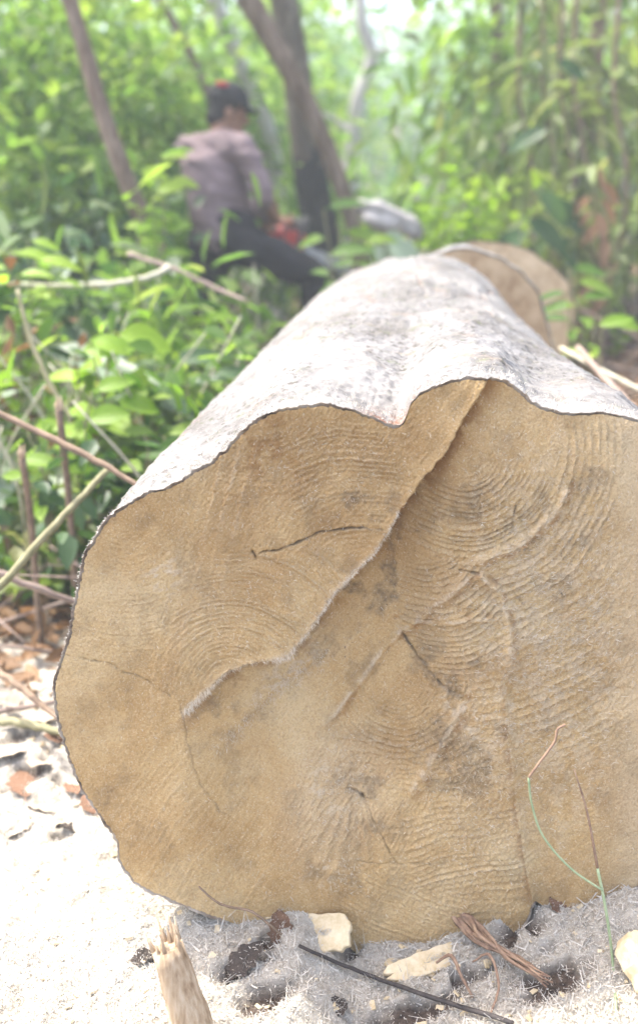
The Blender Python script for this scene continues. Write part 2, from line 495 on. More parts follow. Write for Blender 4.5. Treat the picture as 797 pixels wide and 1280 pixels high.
def face_height(px, py, crest=None, groove=None):
    wx = px + 10 * (fbm(px / 60, py / 60, 31, 3) - .5); wy = py + 10 * (fbm(px / 60, py / 60, 37, 3) - .5)
    d, s, fr = segdist(wx, wy, RIDGE)
    step_h = .060 * sstep(222, 330, px) * (1 - .80 * sstep(490, 600, px))
    jag = d * s + 5 * (fbm(px / 7, py / 7, 41, 3) - .5)
    up = sstep(-2.5, 2.5, jag)                       # 1 on the upper-left side
    fade = 1 - sstep(20, 330, d)
    H = -step_h * (1 - up) * (.25 + .75 * fade)
    H = H + .004 * np.exp(-(d / 9) ** 2) * up * (1 - sstep(.93, 1, fr))       # raised torn lip
    # lower second lip
    d2, s2, f2 = segdist(wx, wy, [(408, 835), (372, 856), (345, 880), (310, 915), (275, 945)])
    H = H + .006 * sstep(-3, 3, d2 * s2) * np.exp(-(d2 / 45) ** 2) * sstep(0, .1, f2) * (1 - sstep(.85, 1, f2)) * (1 - up)
    # saw marks
    low = 1 - up
    def saw(h, m_, mask):
        nonlocal H
        H = H + h * m_ * mask
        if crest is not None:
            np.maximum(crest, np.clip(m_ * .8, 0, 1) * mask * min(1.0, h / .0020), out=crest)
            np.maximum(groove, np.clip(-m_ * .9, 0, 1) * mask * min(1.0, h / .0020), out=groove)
    saw(.0018, marks(px, py, 290, 866, 6.4, 5, 51), soft_ellipse(px, py, 320, 765, 125, 78, -25) * up)
    saw(.0014, marks(px, py, 455, 775, 6.8, 6, 52), soft_ellipse(px, py, 435, 610, 75, 85, 0) * up)
    saw(.0006, marks(px, py, 160, 640, 7, 8, 53), soft_ellipse(px, py, 160, 760, 80, 100, 0) * up)
    saw(.0016, marks(px, py, 2400, 1150, 16, 5, 54), soft_ellipse(px, py, 255, 700, 42, 210, 18) * up)
    saw(.0007, marks(px, py, 330, 470, 7, 8, 55), soft_ellipse(px, py, 360, 590, 95, 60, 0) * up)
    rsw = np.hypot(px - 560, py - 560)
    swirl = sstep(118, 160, rsw) * sstep(560, 640, px) * (1 - sstep(740, 800, px)) * (1 - sstep(880, 980, py)) * sstep(500, 560, py)
    tri = soft_ellipse(px, py, 565, 780, 66, 76, 0)
    saw(.0038, marks(px, py, 560, 555, 10.0, 8, 56), swirl * (1 - .9 * tri) * low)
    saw(.0028, marks(px, py, 575, 560, 7.0, 5, 57), soft_ellipse(px, py, 600, 655, 95, 62, -25) * low)
    saw(.0034, marks(px, py, 520, 655, 7.4, 4, 58), tri * low)
    bowl = soft_ellipse(px, py, 505, 890, 92, 86, 0) * sstep(20, 46, np.hypot(px - 500, py - 868)) * (.3 + .7 * sstep(-.6, .5, (py - 872) / 90 + (px - 497) / 180))
    H = H - .014 * soft_ellipse(px, py, 505, 885, 72, 66, 0, .7) * low
    saw(.0020, marks(px, py, 500, 866, 6.2, 6, 59), bowl * low)
    saw(.0019, marks(px, py, 470, 620, 8.0, 16, 60), soft_ellipse(px, py, 580, 1050, 85, 115, -12) * low)
    saw(.0012, marks(px, py, 620, 800, 6.0, 10, 68), soft_ellipse(px, py, 500, 1135, 90, 45, 0) * low)
    saw(.0018, marks(px, py, 430, 1500, 6.5, 6, 65), soft_ellipse(px, py, 470, 960, 60, 40, 0) * low)
    fan = np.arctan2(px - 448, py - 985)
    H = H + .0016 * np.sin(fan * 34 + 9 * fbm(px / 60, py / 60, 61, 2)) * soft_ellipse(px, py, 432, 1085, 50, 75, 0) * low * (.3 + vnoise(fan * 11, fan * 0, 66))
    saw(.0008, marks(px, py, 1200, 1700, 9, 12, 62), soft_ellipse(px, py, 260, 1010, 170, 130, 30) * low)
    saw(.0010, marks(px, py, 1000, 1350, 11, 14, 63), soft_ellipse(px, py, 420, 840, 125, 105, -45) * low)
    saw(.0005, marks(px, py, 1900, 700, 12, 16, 67), sstep(720, 800, px) * low)
    # the right flute lies a little deeper
    d3, s3, f3 = segdist(wx, wy, [(640, 780), (628, 860), (640, 960), (652, 1050), (668, 1140)])
    H = H - .012 * sstep(-4, 14, -d3 * s3 + 5 * (vnoise(px / 6, py / 6, 64) - .5)) * sstep(.05, .35, f3) * np.exp(-(d3 / 120) ** 2)
    for poly, wd, hh in CREASE:
        dd, ss, ff = segdist(wx, wy, poly)
        H = H + hh * np.exp(-(dd / wd) ** 2) * (.5 + .8 * vnoise(px / 11, py / 11, 70)) * sstep(0, .1, ff) * (1 - .8 * sstep(.85, 1, ff))
    for poly, wd, k in CRACKS:
        dd, ss, ff = segdist(px + 5 * (fbm(px / 12, py / 12, 71, 2) - .5), py + 5 * (fbm(px / 12, py / 12, 72, 2) - .5), poly)
        H = H - .0055 * k * np.exp(-(dd / (wd * .8)) ** 2) * sstep(.2, .5, vnoise(px / 6, py / 6, 90))
    # torn grain everywhere
    rough = .0007 + .0018 * soft_ellipse(px, py, 670, 800, 130, 190, 0, .5) + .0013 * soft_ellipse(px, py, 420, 1010, 50, 80, 25, .5) \
        + .0010 * soft_ellipse(px, py, 560, 1030, 130, 120, 0, .5) + .0008 * soft_ellipse(px, py, 400, 590, 130, 100, 0, .5)
    gr = fbm((px + py * .55) / 3.2, (py - px * .2) / 6.5, 80, 3) - .5
    H = H + rough * 2.4 * gr
    H = H + .022 * (fbm(px / 150, py / 150, 85, 2) - .5) + .009 * (fbm(px / 45, py / 45, 88, 2) - .5)
    return H
def face_attrs(px, py):
    stain_and_shade = np.zeros(np.shape(px))
    for poly, wd, k in CRACKS:
        dd, ss, ff = segdist(px + 5 * (fbm(px / 12, py / 12, 71, 2) - .5), py + 5 * (fbm(px / 12, py / 12, 72, 2) - .5), poly)
        stain_and_shade = np.maximum(stain_and_shade, k * np.exp(-(dd / (wd * (.35 + .6 * vnoise(px / 9, py / 9, 89)))) ** 2) * sstep(.22, .6, fbm(px / 13, py / 13, 90, 3)) * .8 * sstep(0, .12, ff + .03) * (1 - .8 * sstep(.8, 1, ff)))
    mould = fbm(px / 26, py / 26, 91, 4)
    mm = .25 * np.ones(np.shape(px))
    for cx, cy, rx, ry, k in ((470, 750, 70, 50, .9), (455, 600, 40, 70, .8), (520, 690, 60, 40, .9), (440, 840, 60, 40, .5), (560, 640, 90, 40, .6),
                              (590, 930, 70, 120, .7), (470, 1000, 60, 60, .6), (170, 1000, 60, 40, .5), (210, 720, 30, 40, .5), (290, 900, 60, 40, .6),
                              (700, 680, 50, 100, .5), (740, 640, 25, 80, .6), (340, 560, 60, 40, .4), (560, 850, 50, 40, .8), (420, 1110, 60, 40, .5)):
        mm = np.maximum(mm, k * soft_ellipse(px, py, cx, cy, rx, ry, 0, .6))
    stain_and_shade = np.maximum(stain_and_shade, .62 * mm * sstep(.52, .72, mould) * (.4 + .9 * vnoise(px / 4, py / 4, 92)))
    speck = vnoise(px / 4.5, py / 4.5, 93)
    stain_and_shade = np.maximum(stain_and_shade, .8 * sstep(.955, .985, speck) * (mm > .4))
    rust_and_shade = .30 * soft_ellipse(px, py, 400, 650, 190, 150, -30, .8) * sstep(.3, .7, fbm(px / 60, py / 60, 86, 3))
    rust_and_shade = np.maximum(rust_and_shade, .26 * soft_ellipse(px, py, 520, 830, 150, 200, 0, .8) * sstep(.3, .7, fbm(px / 60, py / 60, 87, 3)))
    rust_and_shade = np.maximum(rust_and_shade, .55 * soft_ellipse(px, py, 335, 560, 60, 45, -30, .7) * sstep(.4, .65, fbm(px / 15, py / 15, 94, 3)))
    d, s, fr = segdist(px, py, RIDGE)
    rust_and_shade = np.maximum(rust_and_shade, np.where(s < 0, .75 * np.exp(-(d / 22) ** 2) * sstep(.3, .6, fbm(px / 14, py / 14, 95, 3)) * (1 - .5 * sstep(.9, 1, fr)), 0))  # shade below the ridge painted in as brown
    stain_and_shade = np.maximum(stain_and_shade, np.where(s < 0, .55 * np.exp(-((d - 4) / 10) ** 2) * sstep(.38, .62, fbm(px / 9, py / 9, 100, 3)) * sstep(.1, .3, fr) * (1 - sstep(.9, 1, fr)), 0))  # grey mould smear that also paints shade under the ridge lip
    rust_and_shade = np.maximum(rust_and_shade, .22 * soft_ellipse(px, py, 255, 700, 16, 170, 18, .6))
    edge_pale = .55 * soft_ellipse(px, py, 690, 800, 130, 230, 0, .6) * sstep(.35, .65, fbm(px / 9, py / 9, 96, 3)) + .35 * soft_ellipse(px, py, 420, 1010, 60, 80, 25, .6)
    edge_pale = np.maximum(edge_pale, .55 * sstep(735, 800, px) * (.6 + .5 * fbm(px / 40, py / 40, 97)))
    edge_pale = np.maximum(edge_pale, .9 * np.exp(-((d - 2) / 4) ** 2) * sstep(.25, .5, fr))
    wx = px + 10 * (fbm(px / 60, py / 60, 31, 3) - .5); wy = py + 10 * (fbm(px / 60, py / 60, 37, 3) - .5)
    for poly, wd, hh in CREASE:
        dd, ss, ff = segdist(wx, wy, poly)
        edge_pale = np.maximum(edge_pale, .85 * np.exp(-(dd / (wd * .55)) ** 2) * sstep(.25, .6, vnoise(px / 7, py / 7, 270)) * sstep(0, .08, ff + .02) * (1 - .7 * sstep(.8, 1, ff)))
        rust_and_shade = np.maximum(rust_and_shade, np.where(ss < 0, .5 * np.exp(-((dd - wd) / (wd * .9)) ** 2) * sstep(.3, .6, fbm(px / 11, py / 11, 271, 2)) * (1 - .7 * sstep(.8, 1, ff)), 0))  # shaded side of each crease painted darker
    dd, ss, ff = segdist(wx, wy, [(640, 780), (628, 860), (640, 960), (652, 1050), (668, 1140)])
    rust_and_shade = np.maximum(rust_and_shade, np.where(ss < 0, 0, .55 * np.exp(-(dd / 9) ** 2) * sstep(.3, .55, fbm(px / 10, py / 10, 272, 2)) * sstep(.1, .4, ff)))  # thin dark brown line along the flute boundary
    for cx, cy, rx, ry in ((420, 1000, 38, 45), (400, 1100, 22, 16), (585, 900, 24, 60), (360, 860, 50, 24), (205, 720, 26, 22)):   # torn whitish tufts
        edge_pale = np.maximum(edge_pale, .9 * soft_ellipse(px, py, cx, cy, rx, ry, -40, .7) * sstep(.5, .68, fbm(px / 7 + py / 12, py / 6, 273, 3)))
    return stain_and_shade, np.clip(rust_and_shade, 0, 1), np.clip(edge_pale, 0, 1)

log = empty('felled_log', (C0.x, YF + .9, 0.0))
tag(log, "big fluted felled log with fresh sawn end and pale whitish grey bark", "log")
# sawn face: square grid wrapped on the outline so that the grain is even
NG = 620
g = np.linspace(-1, 1, NG)
A, B = np.meshgrid(g, g)
with np.errstate(divide='ignore', invalid='ignore'):
    big = np.abs(A) > np.abs(B)
    rr = np.where(big, A, B)
    ph = np.where(big, (math.pi / 4) * np.where(A == 0, 0, B / np.where(A == 0, 1, A)), math.pi / 2 - (math.pi / 4) * np.where(B == 0, 0, A / np.where(B == 0, 1, B)))
th = ph + np.where(rr < 0, math.pi, 0); rr = np.abs(rr)
ro = outline_r(th) - BARK_T
ro_round = .47
rad2 = rr * (ro_round * (1 - rr ** 1.5) + ro * rr ** 1.5)      # the inside is even, the rim follows the outline
FX = C0.x + rad2 * np.cos(th); FZ = C0.z + rad2 * np.sin(th)
FPXx, FPXy = to_px(FX, YF, FZ)
CR = np.zeros(FPXx.shape); GR = np.zeros(FPXx.shape)
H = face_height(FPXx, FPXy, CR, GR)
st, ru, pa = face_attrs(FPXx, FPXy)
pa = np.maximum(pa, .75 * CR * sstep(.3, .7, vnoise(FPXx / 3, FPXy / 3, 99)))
ru = np.maximum(ru, .24 * GR)  # relief shade of the saw grooves put into the wood colour
ru = np.maximum(ru, .16 * np.clip(fbm(FPXx / 80, FPXy / 80, 98, 3) * 1.8 - .6, 0, 1))
V = np.stack([FX.ravel(), (YF - H).ravel(), FZ.ravel()], 1)
fidx = np.arange(NG * NG).reshape(NG, NG)
ff = grid_faces(fidx)
o = link('sawn_face', mesh_from('sawn_face', V, ff, {'stain_and_shade': st.ravel(), 'rust_and_shade': ru.ravel(), 'pale': pa.ravel()}), M['wood'])
keep_world(o, log)
o["label"] = "tan sawn end face with curved saw marks and a torn diagonal ridge"

# bark skin from the near outline to the round far end
C1 = at(522, 489, 3.4); R1 = .425
NTH, NL = 840, 300
tth = np.linspace(-math.pi, math.pi, NTH, endpoint=False)
r0 = outline_r(tth)
r1 = R1 * (1 + .05 * np.cos(3 * tth + .6) + .03 * np.cos(5 * tth))
tl = np.concatenate([np.linspace(0, .3, int(NL * .55), endpoint=False), np.linspace(.3, 1, NL - int(NL * .55))])
TT, TH = np.meshgrid(tl, tth, indexing='ij')
r0s = r0.copy()
def smooth_ring(a, k):
    ker = np.exp(-np.linspace(-2, 2, 2 * k + 1) ** 2); ker /= ker.sum()
    return np.convolve(np.concatenate([a[-k:], a, a[:k]]), ker, 'valid')
prof = [r0, smooth_ring(r0, 12), smooth_ring(r0, 40), smooth_ring(r0, 90)]
wts = np.stack([np.clip(1 - abs(tl - c) / .16, 0, 1) if i < 3 else np.clip((tl - .32) / .16, 0, 1) for i, c in enumerate((0, .16, .32))] + [np.clip((tl - .32) / .16, 0, 1)], 0)
wts /= wts.sum(0)
P = sum(wts[i][:, None] * prof[i][None, :] for i in range(4))
blend = sstep(0, 1, tl)[:, None] * .3 + .7 * tl[:, None]
RRr = P * (1 - blend) + r1[None, :] * blend
arc = TH * .46; lng = TT * 2.0
RRr = RRr * (1 + .045 * np.sin(math.pi * TT) * sstep(.2, -.6, np.cos(TH)))
bump = .016 * (fbm(arc * 4 + 30, lng * 3, 101, 3) - .5) + .010 * (fbm(arc * 18 + 90, lng * 14, 105, 3) - .5) + .0075 * (fbm(arc * 70 + 300, lng * 60, 108, 2) - .5) + .005 * (fbm(arc * 26 + 500, lng * 4, 110, 3) - .5)
crack = np.exp(-(np.abs(fbm(arc * 5 + 60, lng * 2.2, 112, 3) - .5) / .012) ** 2)
ang_n = math.atan2(at(485, 528, YF).z - C0.z, at(485, 528, YF).x - C0.x)
dth = np.abs((TH - ang_n + math.pi) % (2 * math.pi) - math.pi)
ragg = .004 * (fbm(tth * 60, tth * 0, 115, 3) - .5)[None, :] * np.exp(-TT / .004)
RRr = RRr + bump * sstep(0, .03, TT) - .004 * crack * sstep(.10, .3, TT) + ragg
cxs = C0.x + (C1.x - C0.x) * TT; czs = C0.z + (C1.z - C0.z) * TT
BX = cxs + RRr * np.cos(TH); BZ = czs + RRr * np.sin(TH)
ring_px = to_px(C0.x + r0 * np.cos(tth), YF, C0.z + r0 * np.sin(tth))
Hr = face_height(*ring_px)
BY = YF + (C1.y - YF) * TT - Hr[None, :] * (1 - sstep(0, .12, TT)) + (.008 * (fbm(tth * 40, tth * 0 + 3, 118, 3) - .5) * 1)[None, :] * np.exp(-TT / .003)
dust = np.clip(.75 * np.exp(-TT / .03) * fbm(arc * 40 + 200, lng * 30, 120, 3) + .55 * sstep(.45, .7, fbm(arc * 6 + 10, lng * 5, 123, 4)) * sstep(.3, 1, np.sin(TH)), 0, .9)
dust = dust * (1 - np.exp(-(dth / .1) ** 2) * np.exp(-(TT / .04) ** 2))
rustb = 1.0 * np.exp(-(dth / .085) ** 2) * np.exp(-(TT / .03) ** 2) * sstep(.25, .5, fbm(arc * 60 + 200, lng * 60, 125, 2)) + .35 * crack * sstep(.1, .3, TT) * sstep(.45, .6, fbm(arc * 3 + 7, lng * 2, 127, 2))
V = np.stack([BX.ravel(), BY.ravel(), BZ.ravel()], 1)
bi = np.arange(NL * NTH).reshape(NL, NTH)
bi2 = np.concatenate([bi, bi[:, :1]], 1)
bf = grid_faces(bi2)[:, ::-1]
o = link('bark', mesh_from('bark', V, bf, {'dust': dust.ravel(), 'rust_and_shade': np.clip(rustb, 0, 1).ravel()}), M['bark'])
keep_world(o, log)
# bark rim between wood and bark skin
rim_in = outline_r(tth) - BARK_T - .001
VX = np.concatenate([C0.x + rim_in * np.cos(tth), BX[0]]); VZ = np.concatenate([C0.z + rim_in * np.sin(tth), BZ[0]])
VY = np.concatenate([YF - Hr + .004, BY[0]])
ri = np.arange(2 * NTH).reshape(2, NTH); ri = np.concatenate([ri, ri[:, :1]], 1)
o = link('bark_rim', mesh_from('bark_rim', np.stack([VX, VY, VZ], 1), grid_faces(ri)[:, ::-1]), M['rim'])
keep_world(o, log)
# far sawn end
mb = MB()
ring = [Vector((BX[-1, k], BY[-1, k] - .003, BZ[-1, k])) for k in range(0, NTH, 4)]
mb.v = [Vector((C1.x, C1.y, C1.z))] + ring
mb.f = [(0, 1 + k, 1 + (k + 1) % len(ring)) for k in range(len(ring))]
keep_world(mb.build('far_sawn_face', M['log_face2'], smooth=False), log)

# torn fibres standing on the ridge, on the rough saw marks and on the bark edge
def strips(P0, D, L, W, bend, nseg=2):
    """thin ribbons: base points, unit directions, lengths, widths, bend vectors -> verts, quads"""
    n = len(P0)
    side = np.cross(D, rng.normal(size=(n, 3))); side /= np.linalg.norm(side, axis=1)[:, None] + 1e-9
    Vs = []
    for k in range(nseg + 1):
        t = k / nseg
        c = P0 + D * (L * t)[:, None] + bend * (t * t)[:, None] if np.ndim(t) else P0 + D * (L * t)[:, None] + bend * (t * t)
        wv = side * (W * (1 - .7 * t) / 2)[:, None]
        Vs += [c - wv, c + wv]
    V = np.stack(Vs, 1).reshape(-1, 3)
    base = np.arange(n)[:, None] * (2 * (nseg + 1))
    F = np.concatenate([base + np.array([[2 * k, 2 * k + 1, 2 * k + 3, 2 * k + 2]]) for k in range(nseg)], 0)
    return V, F
def face_point(px, py):
    n = len(px)
    Hh = face_height(px, py)
    out = np.zeros((n, 3))
    u, v = (px - 398.5) / FPX, -(py - 640) / FPX
    dy, dz = v * sp + cp, v * cp - sp
    t = YF / dy
    out[:, 0] = u * t; out[:, 1] = YF - Hh; out[:, 2] = CAM_Z + dz * t
    return out
def along(poly, n):
    poly = np.array(poly, float)
    seg = np.hypot(*np.diff(poly, axis=0).T); cs = np.concatenate([[0], np.cumsum(seg)]); s = rng.random(n) * cs[-1]
    return np.interp(s, cs, poly[:, 0]), np.interp(s, cs, poly[:, 1]), s / cs[-1]
PX, PY, LL, DR = [], [], [], []
def fib(px, py, L, d, spread):
    n = len(px)
    dd = np.array(d)[None, :] + rng.normal(size=(n, 3)) * spread
    dd /= np.linalg.norm(dd, axis=1)[:, None]
    PX.append(px); PY.append(py); LL.append(L); DR.append(dd)
x, y, s = along(RIDGE[4:], 2600)
fib(x + rng.normal(size=2600) * 2.0 - 1.5, y + rng.normal(size=2600) * 2.0 - 1.5, rng.uniform(.002, .0085, 2600) * (.45 + .55 * sstep(.2, .6, s)), (.45, -.75, -.65), .45)
x, y, s = along([(408, 835), (372, 856), (345, 880), (310, 915), (275, 945)], 700)
fib(x + rng.normal(size=700) * 8, y + rng.normal(size=700) * 6, rng.uniform(.002, .007, 700), (.3, -.7, -.7), .5)
for cx, cy, rx, ry, n in ((640, 620, 90, 80, 900), (420, 1005, 35, 65, 900), (590, 1010, 70, 120, 2600), (400, 590, 110, 70, 900), (330, 760, 100, 60, 900), (430, 1100, 30, 30, 350), (560, 770, 60, 60, 600), (300, 1050, 120, 60, 300)):
    x = cx + rng.normal(size=n) * rx * .6; y = cy + rng.normal(size=n) * ry * .6
    fib(x, y, rng.uniform(.0015, .0065, n), (.5, -.7, .35), .55)
n = 9000                                             # fine fuzz all over the cut
fib(rng.uniform(80, 850, n), rng.uniform(500, 1190, n), rng.uniform(.0008, .0028, n), (.2, -.8, -.2), .8)
n = 7000                                             # combed tufts that follow the big strokes on the right
x = 690 + rng.normal(size=n) * 55; y = 790 + rng.normal(size=n) * 110
tx, ty = -(y - 555), (x - 560); tn = np.hypot(tx, ty); sg_ = np.where(rng.random(n) < .8, -1, 1)
dd = np.stack([sg_ * tx / tn, -.55 + 0 * tx, -sg_ * ty / tn], 1) + rng.normal(size=(n, 3)) * .22
PX.append(x); PY.append(y); LL.append(rng.uniform(.002, .0075, n)); DR.append(dd / np.linalg.norm(dd, axis=1)[:, None])
px_, py_ = np.concatenate(PX), np.concatenate(PY); LLc = np.concatenate(LL); DRc = np.concatenate(DR)
_p = face_point(px_, py_)
_r = np.hypot(_p[:, 0] - C0.x, _p[:, 2] - C0.z); _t = np.arctan2(_p[:, 2] - C0.z, _p[:, 0] - C0.x)
ok = _r < outline_r(_t) - .012
P0 = face_point(px_[ok], py_[ok])
V, F = strips(P0, DRc[ok], LLc[ok], rng.uniform(.0005, .0012, ok.sum()), rng.normal(size=(ok.sum(), 3)) * .0015 + np.array([0, 0, -.001]))
o = link('torn_fibres', mesh_from('torn_fibres', V, F, smooth=False), M['fibre'], kind='stuff')
keep_world(o, log)
# fluffy dust along the bark edge
n = 9000
k = rng.integers(0, NTH, n)
good = np.sin(tth[k]) > -.35
k = k[good]; n = len(k)
row = np.minimum((np.abs(rng.normal(size=n)) * 14).astype(int), 60)
P0 = np.stack([BX[row, k], BY[row, k], BZ[row, k]], 1)
rdir = np.stack([np.cos(tth[k]), -.3 * np.ones(n), np.sin(tth[k])], 1) + rng.normal(size=(n, 3)) * .8
rdir /= np.linalg.norm(rdir, axis=1)[:, None]
V, F = strips(P0, rdir, rng.uniform(.0015, .005, n), rng.uniform(.0006, .0014, n), rng.normal(size=(n, 3)) * .001)
o = link('edge_dust', mesh_from('edge_dust', V, F, smooth=False), M['shaving'], kind='stuff')
keep_world(o, log)

# ------------------------------------------------------------------ the cut rounds behind
def round_log(name, label, c, rr_, length, axis, seed, oval=1.0, face=M['log_face2'], rim_pale=True):
    root = empty(name, (c.x, c.y, c.z - rr_))
    tag(root, label, "log", None)
    axis = Vector(axis).normalized()
    x = Vector((0, 0, 1)).cross(axis).normalized(); z = axis.cross(x)
    n, m = 160, 40
    V = np.zeros((m, n, 3)); t = np.linspace(0, 2 * math.pi, n, endpoint=False)
    pr = rr_ * (1 + .045 * np.cos(3 * t + seed) + .03 * np.cos(2 * t + 2 * seed) + .10 * (fbm(np.cos(t) * 3 + 9, np.sin(t) * 3 + 9, 130 + seed, 5, .6) - .5))
    for j in range(m):
        s = j / (m - 1)
        rj = pr + .012 * (fbm(t * 5 + 20, t * 0 + s * 6 + 3, 140 + seed) - .5) + .006 * (fbm(t * 20 + 20, t * 0 + s * 30 + 3, 150 + seed, 2) - .5)
        q = c + axis * (length * s)
        V[j] = np.array(q)[None, :] + np.cos(t)[:, None] * rj[:, None] * np.array(x)[None, :] + np.sin(t)[:, None] * rj[:, None] * np.array(z)[None, :] * oval
    ii = np.arange(n * m).reshape(m, n); ii = np.concatenate([ii, ii[:, :1]], 1)
    zz = np.zeros(n * m) + .9
    o = link('bark', mesh_from('bark', V.reshape(-1, 3), grid_faces(ii), {'dust': zz, 'rust_and_shade': zz * 0}), M['bark']); keep_world(o, root)
    # faces with saw ripples
    for nm, j, sg in (('sawn_face', 0, -1), ('far_sawn_face', m - 1, 1)):
        fr = np.linspace(0, 1, 30)
        cc = V[j].mean(0)
        F3 = cc[None, None, :] + fr[:, None, None] * (V[j][None] * .985 + cc * .015 - cc)
        px2 = np.arange(30)[:, None] * 0 + (F3[:, :, 0] - cc[0]); pz2 = F3[:, :, 2] - cc[2]
        rip = .006 * (marks(px2 * 300 + 900, pz2 * 300 + 900, 500, 1500, 13, 6, 160 + seed)) + .02 * (fbm(px2 * 4 + 20, pz2 * 4 + 20, 170 + seed, 2) - .5)
        F3 = F3 + np.array(axis)[None, None, :] * ((rip * (1 - fr[:, None] ** 6) + .001) * 1.0)[:, :, None] * sg
        jj = np.arange(30 * n).reshape(30, n); jj = np.concatenate([jj, jj[:, :1]], 1)
        fcs = grid_faces(jj)
        o = link(nm, mesh_from(nm, F3.reshape(-1, 3), fcs if sg < 0 else fcs[:, ::-1]), face); keep_world(o, root)
    return root
ax = (C1 - C0); 
cA = at(560, 461, 3.72)
round_log('log_round', "thin cut round of wood leaning between the big log and the farther tan log", cA, .392, .055, (.10, .97, .08), 1)
cB = at(598, 416, 4.45)
round_log('felled_log', "farther log section with smooth tan round end, beyond the thin cut round", cB, .395, .75, (.08, .97, -.14), 4)

# ------------------------------------------------------------------ sawdust and litter on the ground
_sx = [-1.6, -.6, -.35, -.17, -.03, .05, .2, .35, .5, .7, 1.0, 1.5]
_sz = [-.02, .0, .02, .062, .055, -.005, .03, .075, .115, .12, .10, .06]
def saw_h(x, y):
    x = np.asarray(x, float); y = np.asarray(y, float)
    pr = np.interp(x, _sx, _sz)
    near = pr * sstep(.9, 1.3, y) - .02 * sstep(1.46, 1.25, y)
    back = ground_h(x, y) + .018
    h = near + (back - near) * sstep(1.5, 1.9, y)
    h = h + .055 * (fbm(x * 6 + 40, y * 6 + 40, 201, 3) - .5) + .028 * (fbm(x * 24 + 40, y * 24 + 40, 205, 3) - .5) + .008 * (fbm(x * 90, y * 90, 208, 2) - .5)
    out = np.maximum(sstep(2.3, 3.0, y), np.maximum(sstep(1.0, 1.5, x), sstep(-1.1, -1.5, x)))
    return h - .10 * out
def saw_pt(px, py, lift=0.0):
    """where the ray through photo position (px, py) meets the sawdust"""
    best = None
    Ys = np.linspace(.9, 4.2, 900)
    u, v = (px - 398.5) / FPX, -(py - 640) / FPX
    dy, dz = v * sp + cp, v * cp - sp
    X = u * Ys / dy; Z = CAM_Z + dz * Ys / dy
    hh = saw_h(X, Ys)
    k = int(np.argmax(Z < hh))
    return Vector((X[k], Ys[k], hh[k] + lift))
sxn, syn = 420, 420
sx = np.linspace(-1.55, 1.45, sxn); sy = np.concatenate([np.linspace(.95, 1.75, 280, endpoint=False), np.linspace(1.75, 3.1, syn - 280)])
SX, SY = np.meshgrid(sx, sy)
SZ = saw_h(SX, SY)
spx, spy = to_px(SX, SY, SZ)
bare = np.zeros(SX.shape)
for cx, cy, rx, ry in ((305, 1205, 38, 13), (340, 1170, 22, 9), (190, 1195, 26, 7), (470, 1225, 40, 16), (590, 1200, 55, 22), (520, 1255, 70, 22), (650, 1160, 30, 16), (690, 1215, 50, 30),
                       (450, 1185, 22, 14), (90, 1035, 26, 7), (30, 965, 45, 12), (90, 965, 30, 10), (60, 900, 60, 10), (330, 1245, 40, 16)):
    bare = np.maximum(bare, soft_ellipse(spx, spy, cx, cy, rx, ry, -25, .5))
bn = fbm(SX * 22 + 5, SY * 22 + 5, 211, 4)
bare = bare * sstep(.40, .55, bn)
bare = np.maximum(bare, .8 * sstep(.60, .72, bn) * sstep(1.75, 2.3, SY))
SZ = SZ - .022 * bare
m, nt_, b = node_mat("sawdust_over_soil")
n1 = noise_node(nt_, 70, 5, .7); n2 = noise_node(nt_, 300, 2, .6)
c = ramp(nt_, n1, [(.25, (.22, .195, .155)), (.5, (.40, .37, .315)), (.75, (.52, .49, .43))])
c = mixc(nt_, attr(nt_, 'bare'), c, ramp(nt_, n1, [(.3, (.035, .026, .022)), (.7, (.12, .09, .07))]))
nt_.links.new(c, b.inputs['Base Color'])
b.inputs['Roughness'].default_value = .95
b.inputs['Specular IOR Level'].default_value = .1
add_bump(nt_, b, n2, .8, .004)
o = link('sawdust', mesh_from('sawdust', np.stack([SX.ravel(), SY.ravel(), SZ.ravel()], 1), grid_faces(np.arange(sxn * syn).reshape(syn, sxn)), {'bare': bare.ravel()}), m, kind='stuff')
tag(o, "pale sawdust heaped on the ground around the sawn log end", "sawdust")
# shavings lying on it
n = 170000
X = rng.uniform(-.75, .75, n); Y = 1.18 + rng.random(n) ** 1.6 * 1.25
X = X * (Y / 1.45) * 1.05
jx = np.clip(np.searchsorted(sx, X), 0, sxn - 1); jy = np.clip(np.searchsorted(sy, Y), 0, syn - 1)
keep = rng.random(n) > bare[jy, jx] * .82
X, Y, jx, jy = X[keep], Y[keep], jx[keep], jy[keep]; n = len(X)
P0 = np.stack([X, Y, SZ[jy, jx] + rng.random(n) * .004], 1)
kind_ = rng.random(n)
D = rng.normal(size=(n, 3)); D[:, 2] = np.abs(D[:, 2]) * .75; D /= np.linalg.norm(D, axis=1)[:, None]
gr_ = kind_ < .60
def sub(a):
    return a[gr_], a[~gr_]
P0a, P0b = sub(P0); Da, Db = sub(D); kb = kind_[~gr_]; na, nb = len(P0a), len(P0b)
Va, Fa = strips(P0a, Da, rng.uniform(.0015, .0040, na), rng.uniform(.0012, .0028, na), rng.normal(size=(na, 3)) * .0008, 1)
Vb, Fb = strips(P0b, Db, np.where(kb < .92, rng.uniform(.004, .010, nb), rng.uniform(.010, .020, nb)), np.where(kb < .92, rng.uniform(.0006, .0014, nb), rng.uniform(.0014, .0028, nb)), rng.normal(size=(nb, 3)) * np.where(kb < .92, .0016, .007)[:, None])
V = np.concatenate([Va, Vb]); F = np.concatenate([Fa, Fb + len(Va)])
o = link('wood_shavings', mesh_from('wood_shavings', V, F, smooth=False), M['shaving'], kind='stuff')
tag(o, "fine pale wood shavings strewn over the sawdust heap", "shavings")

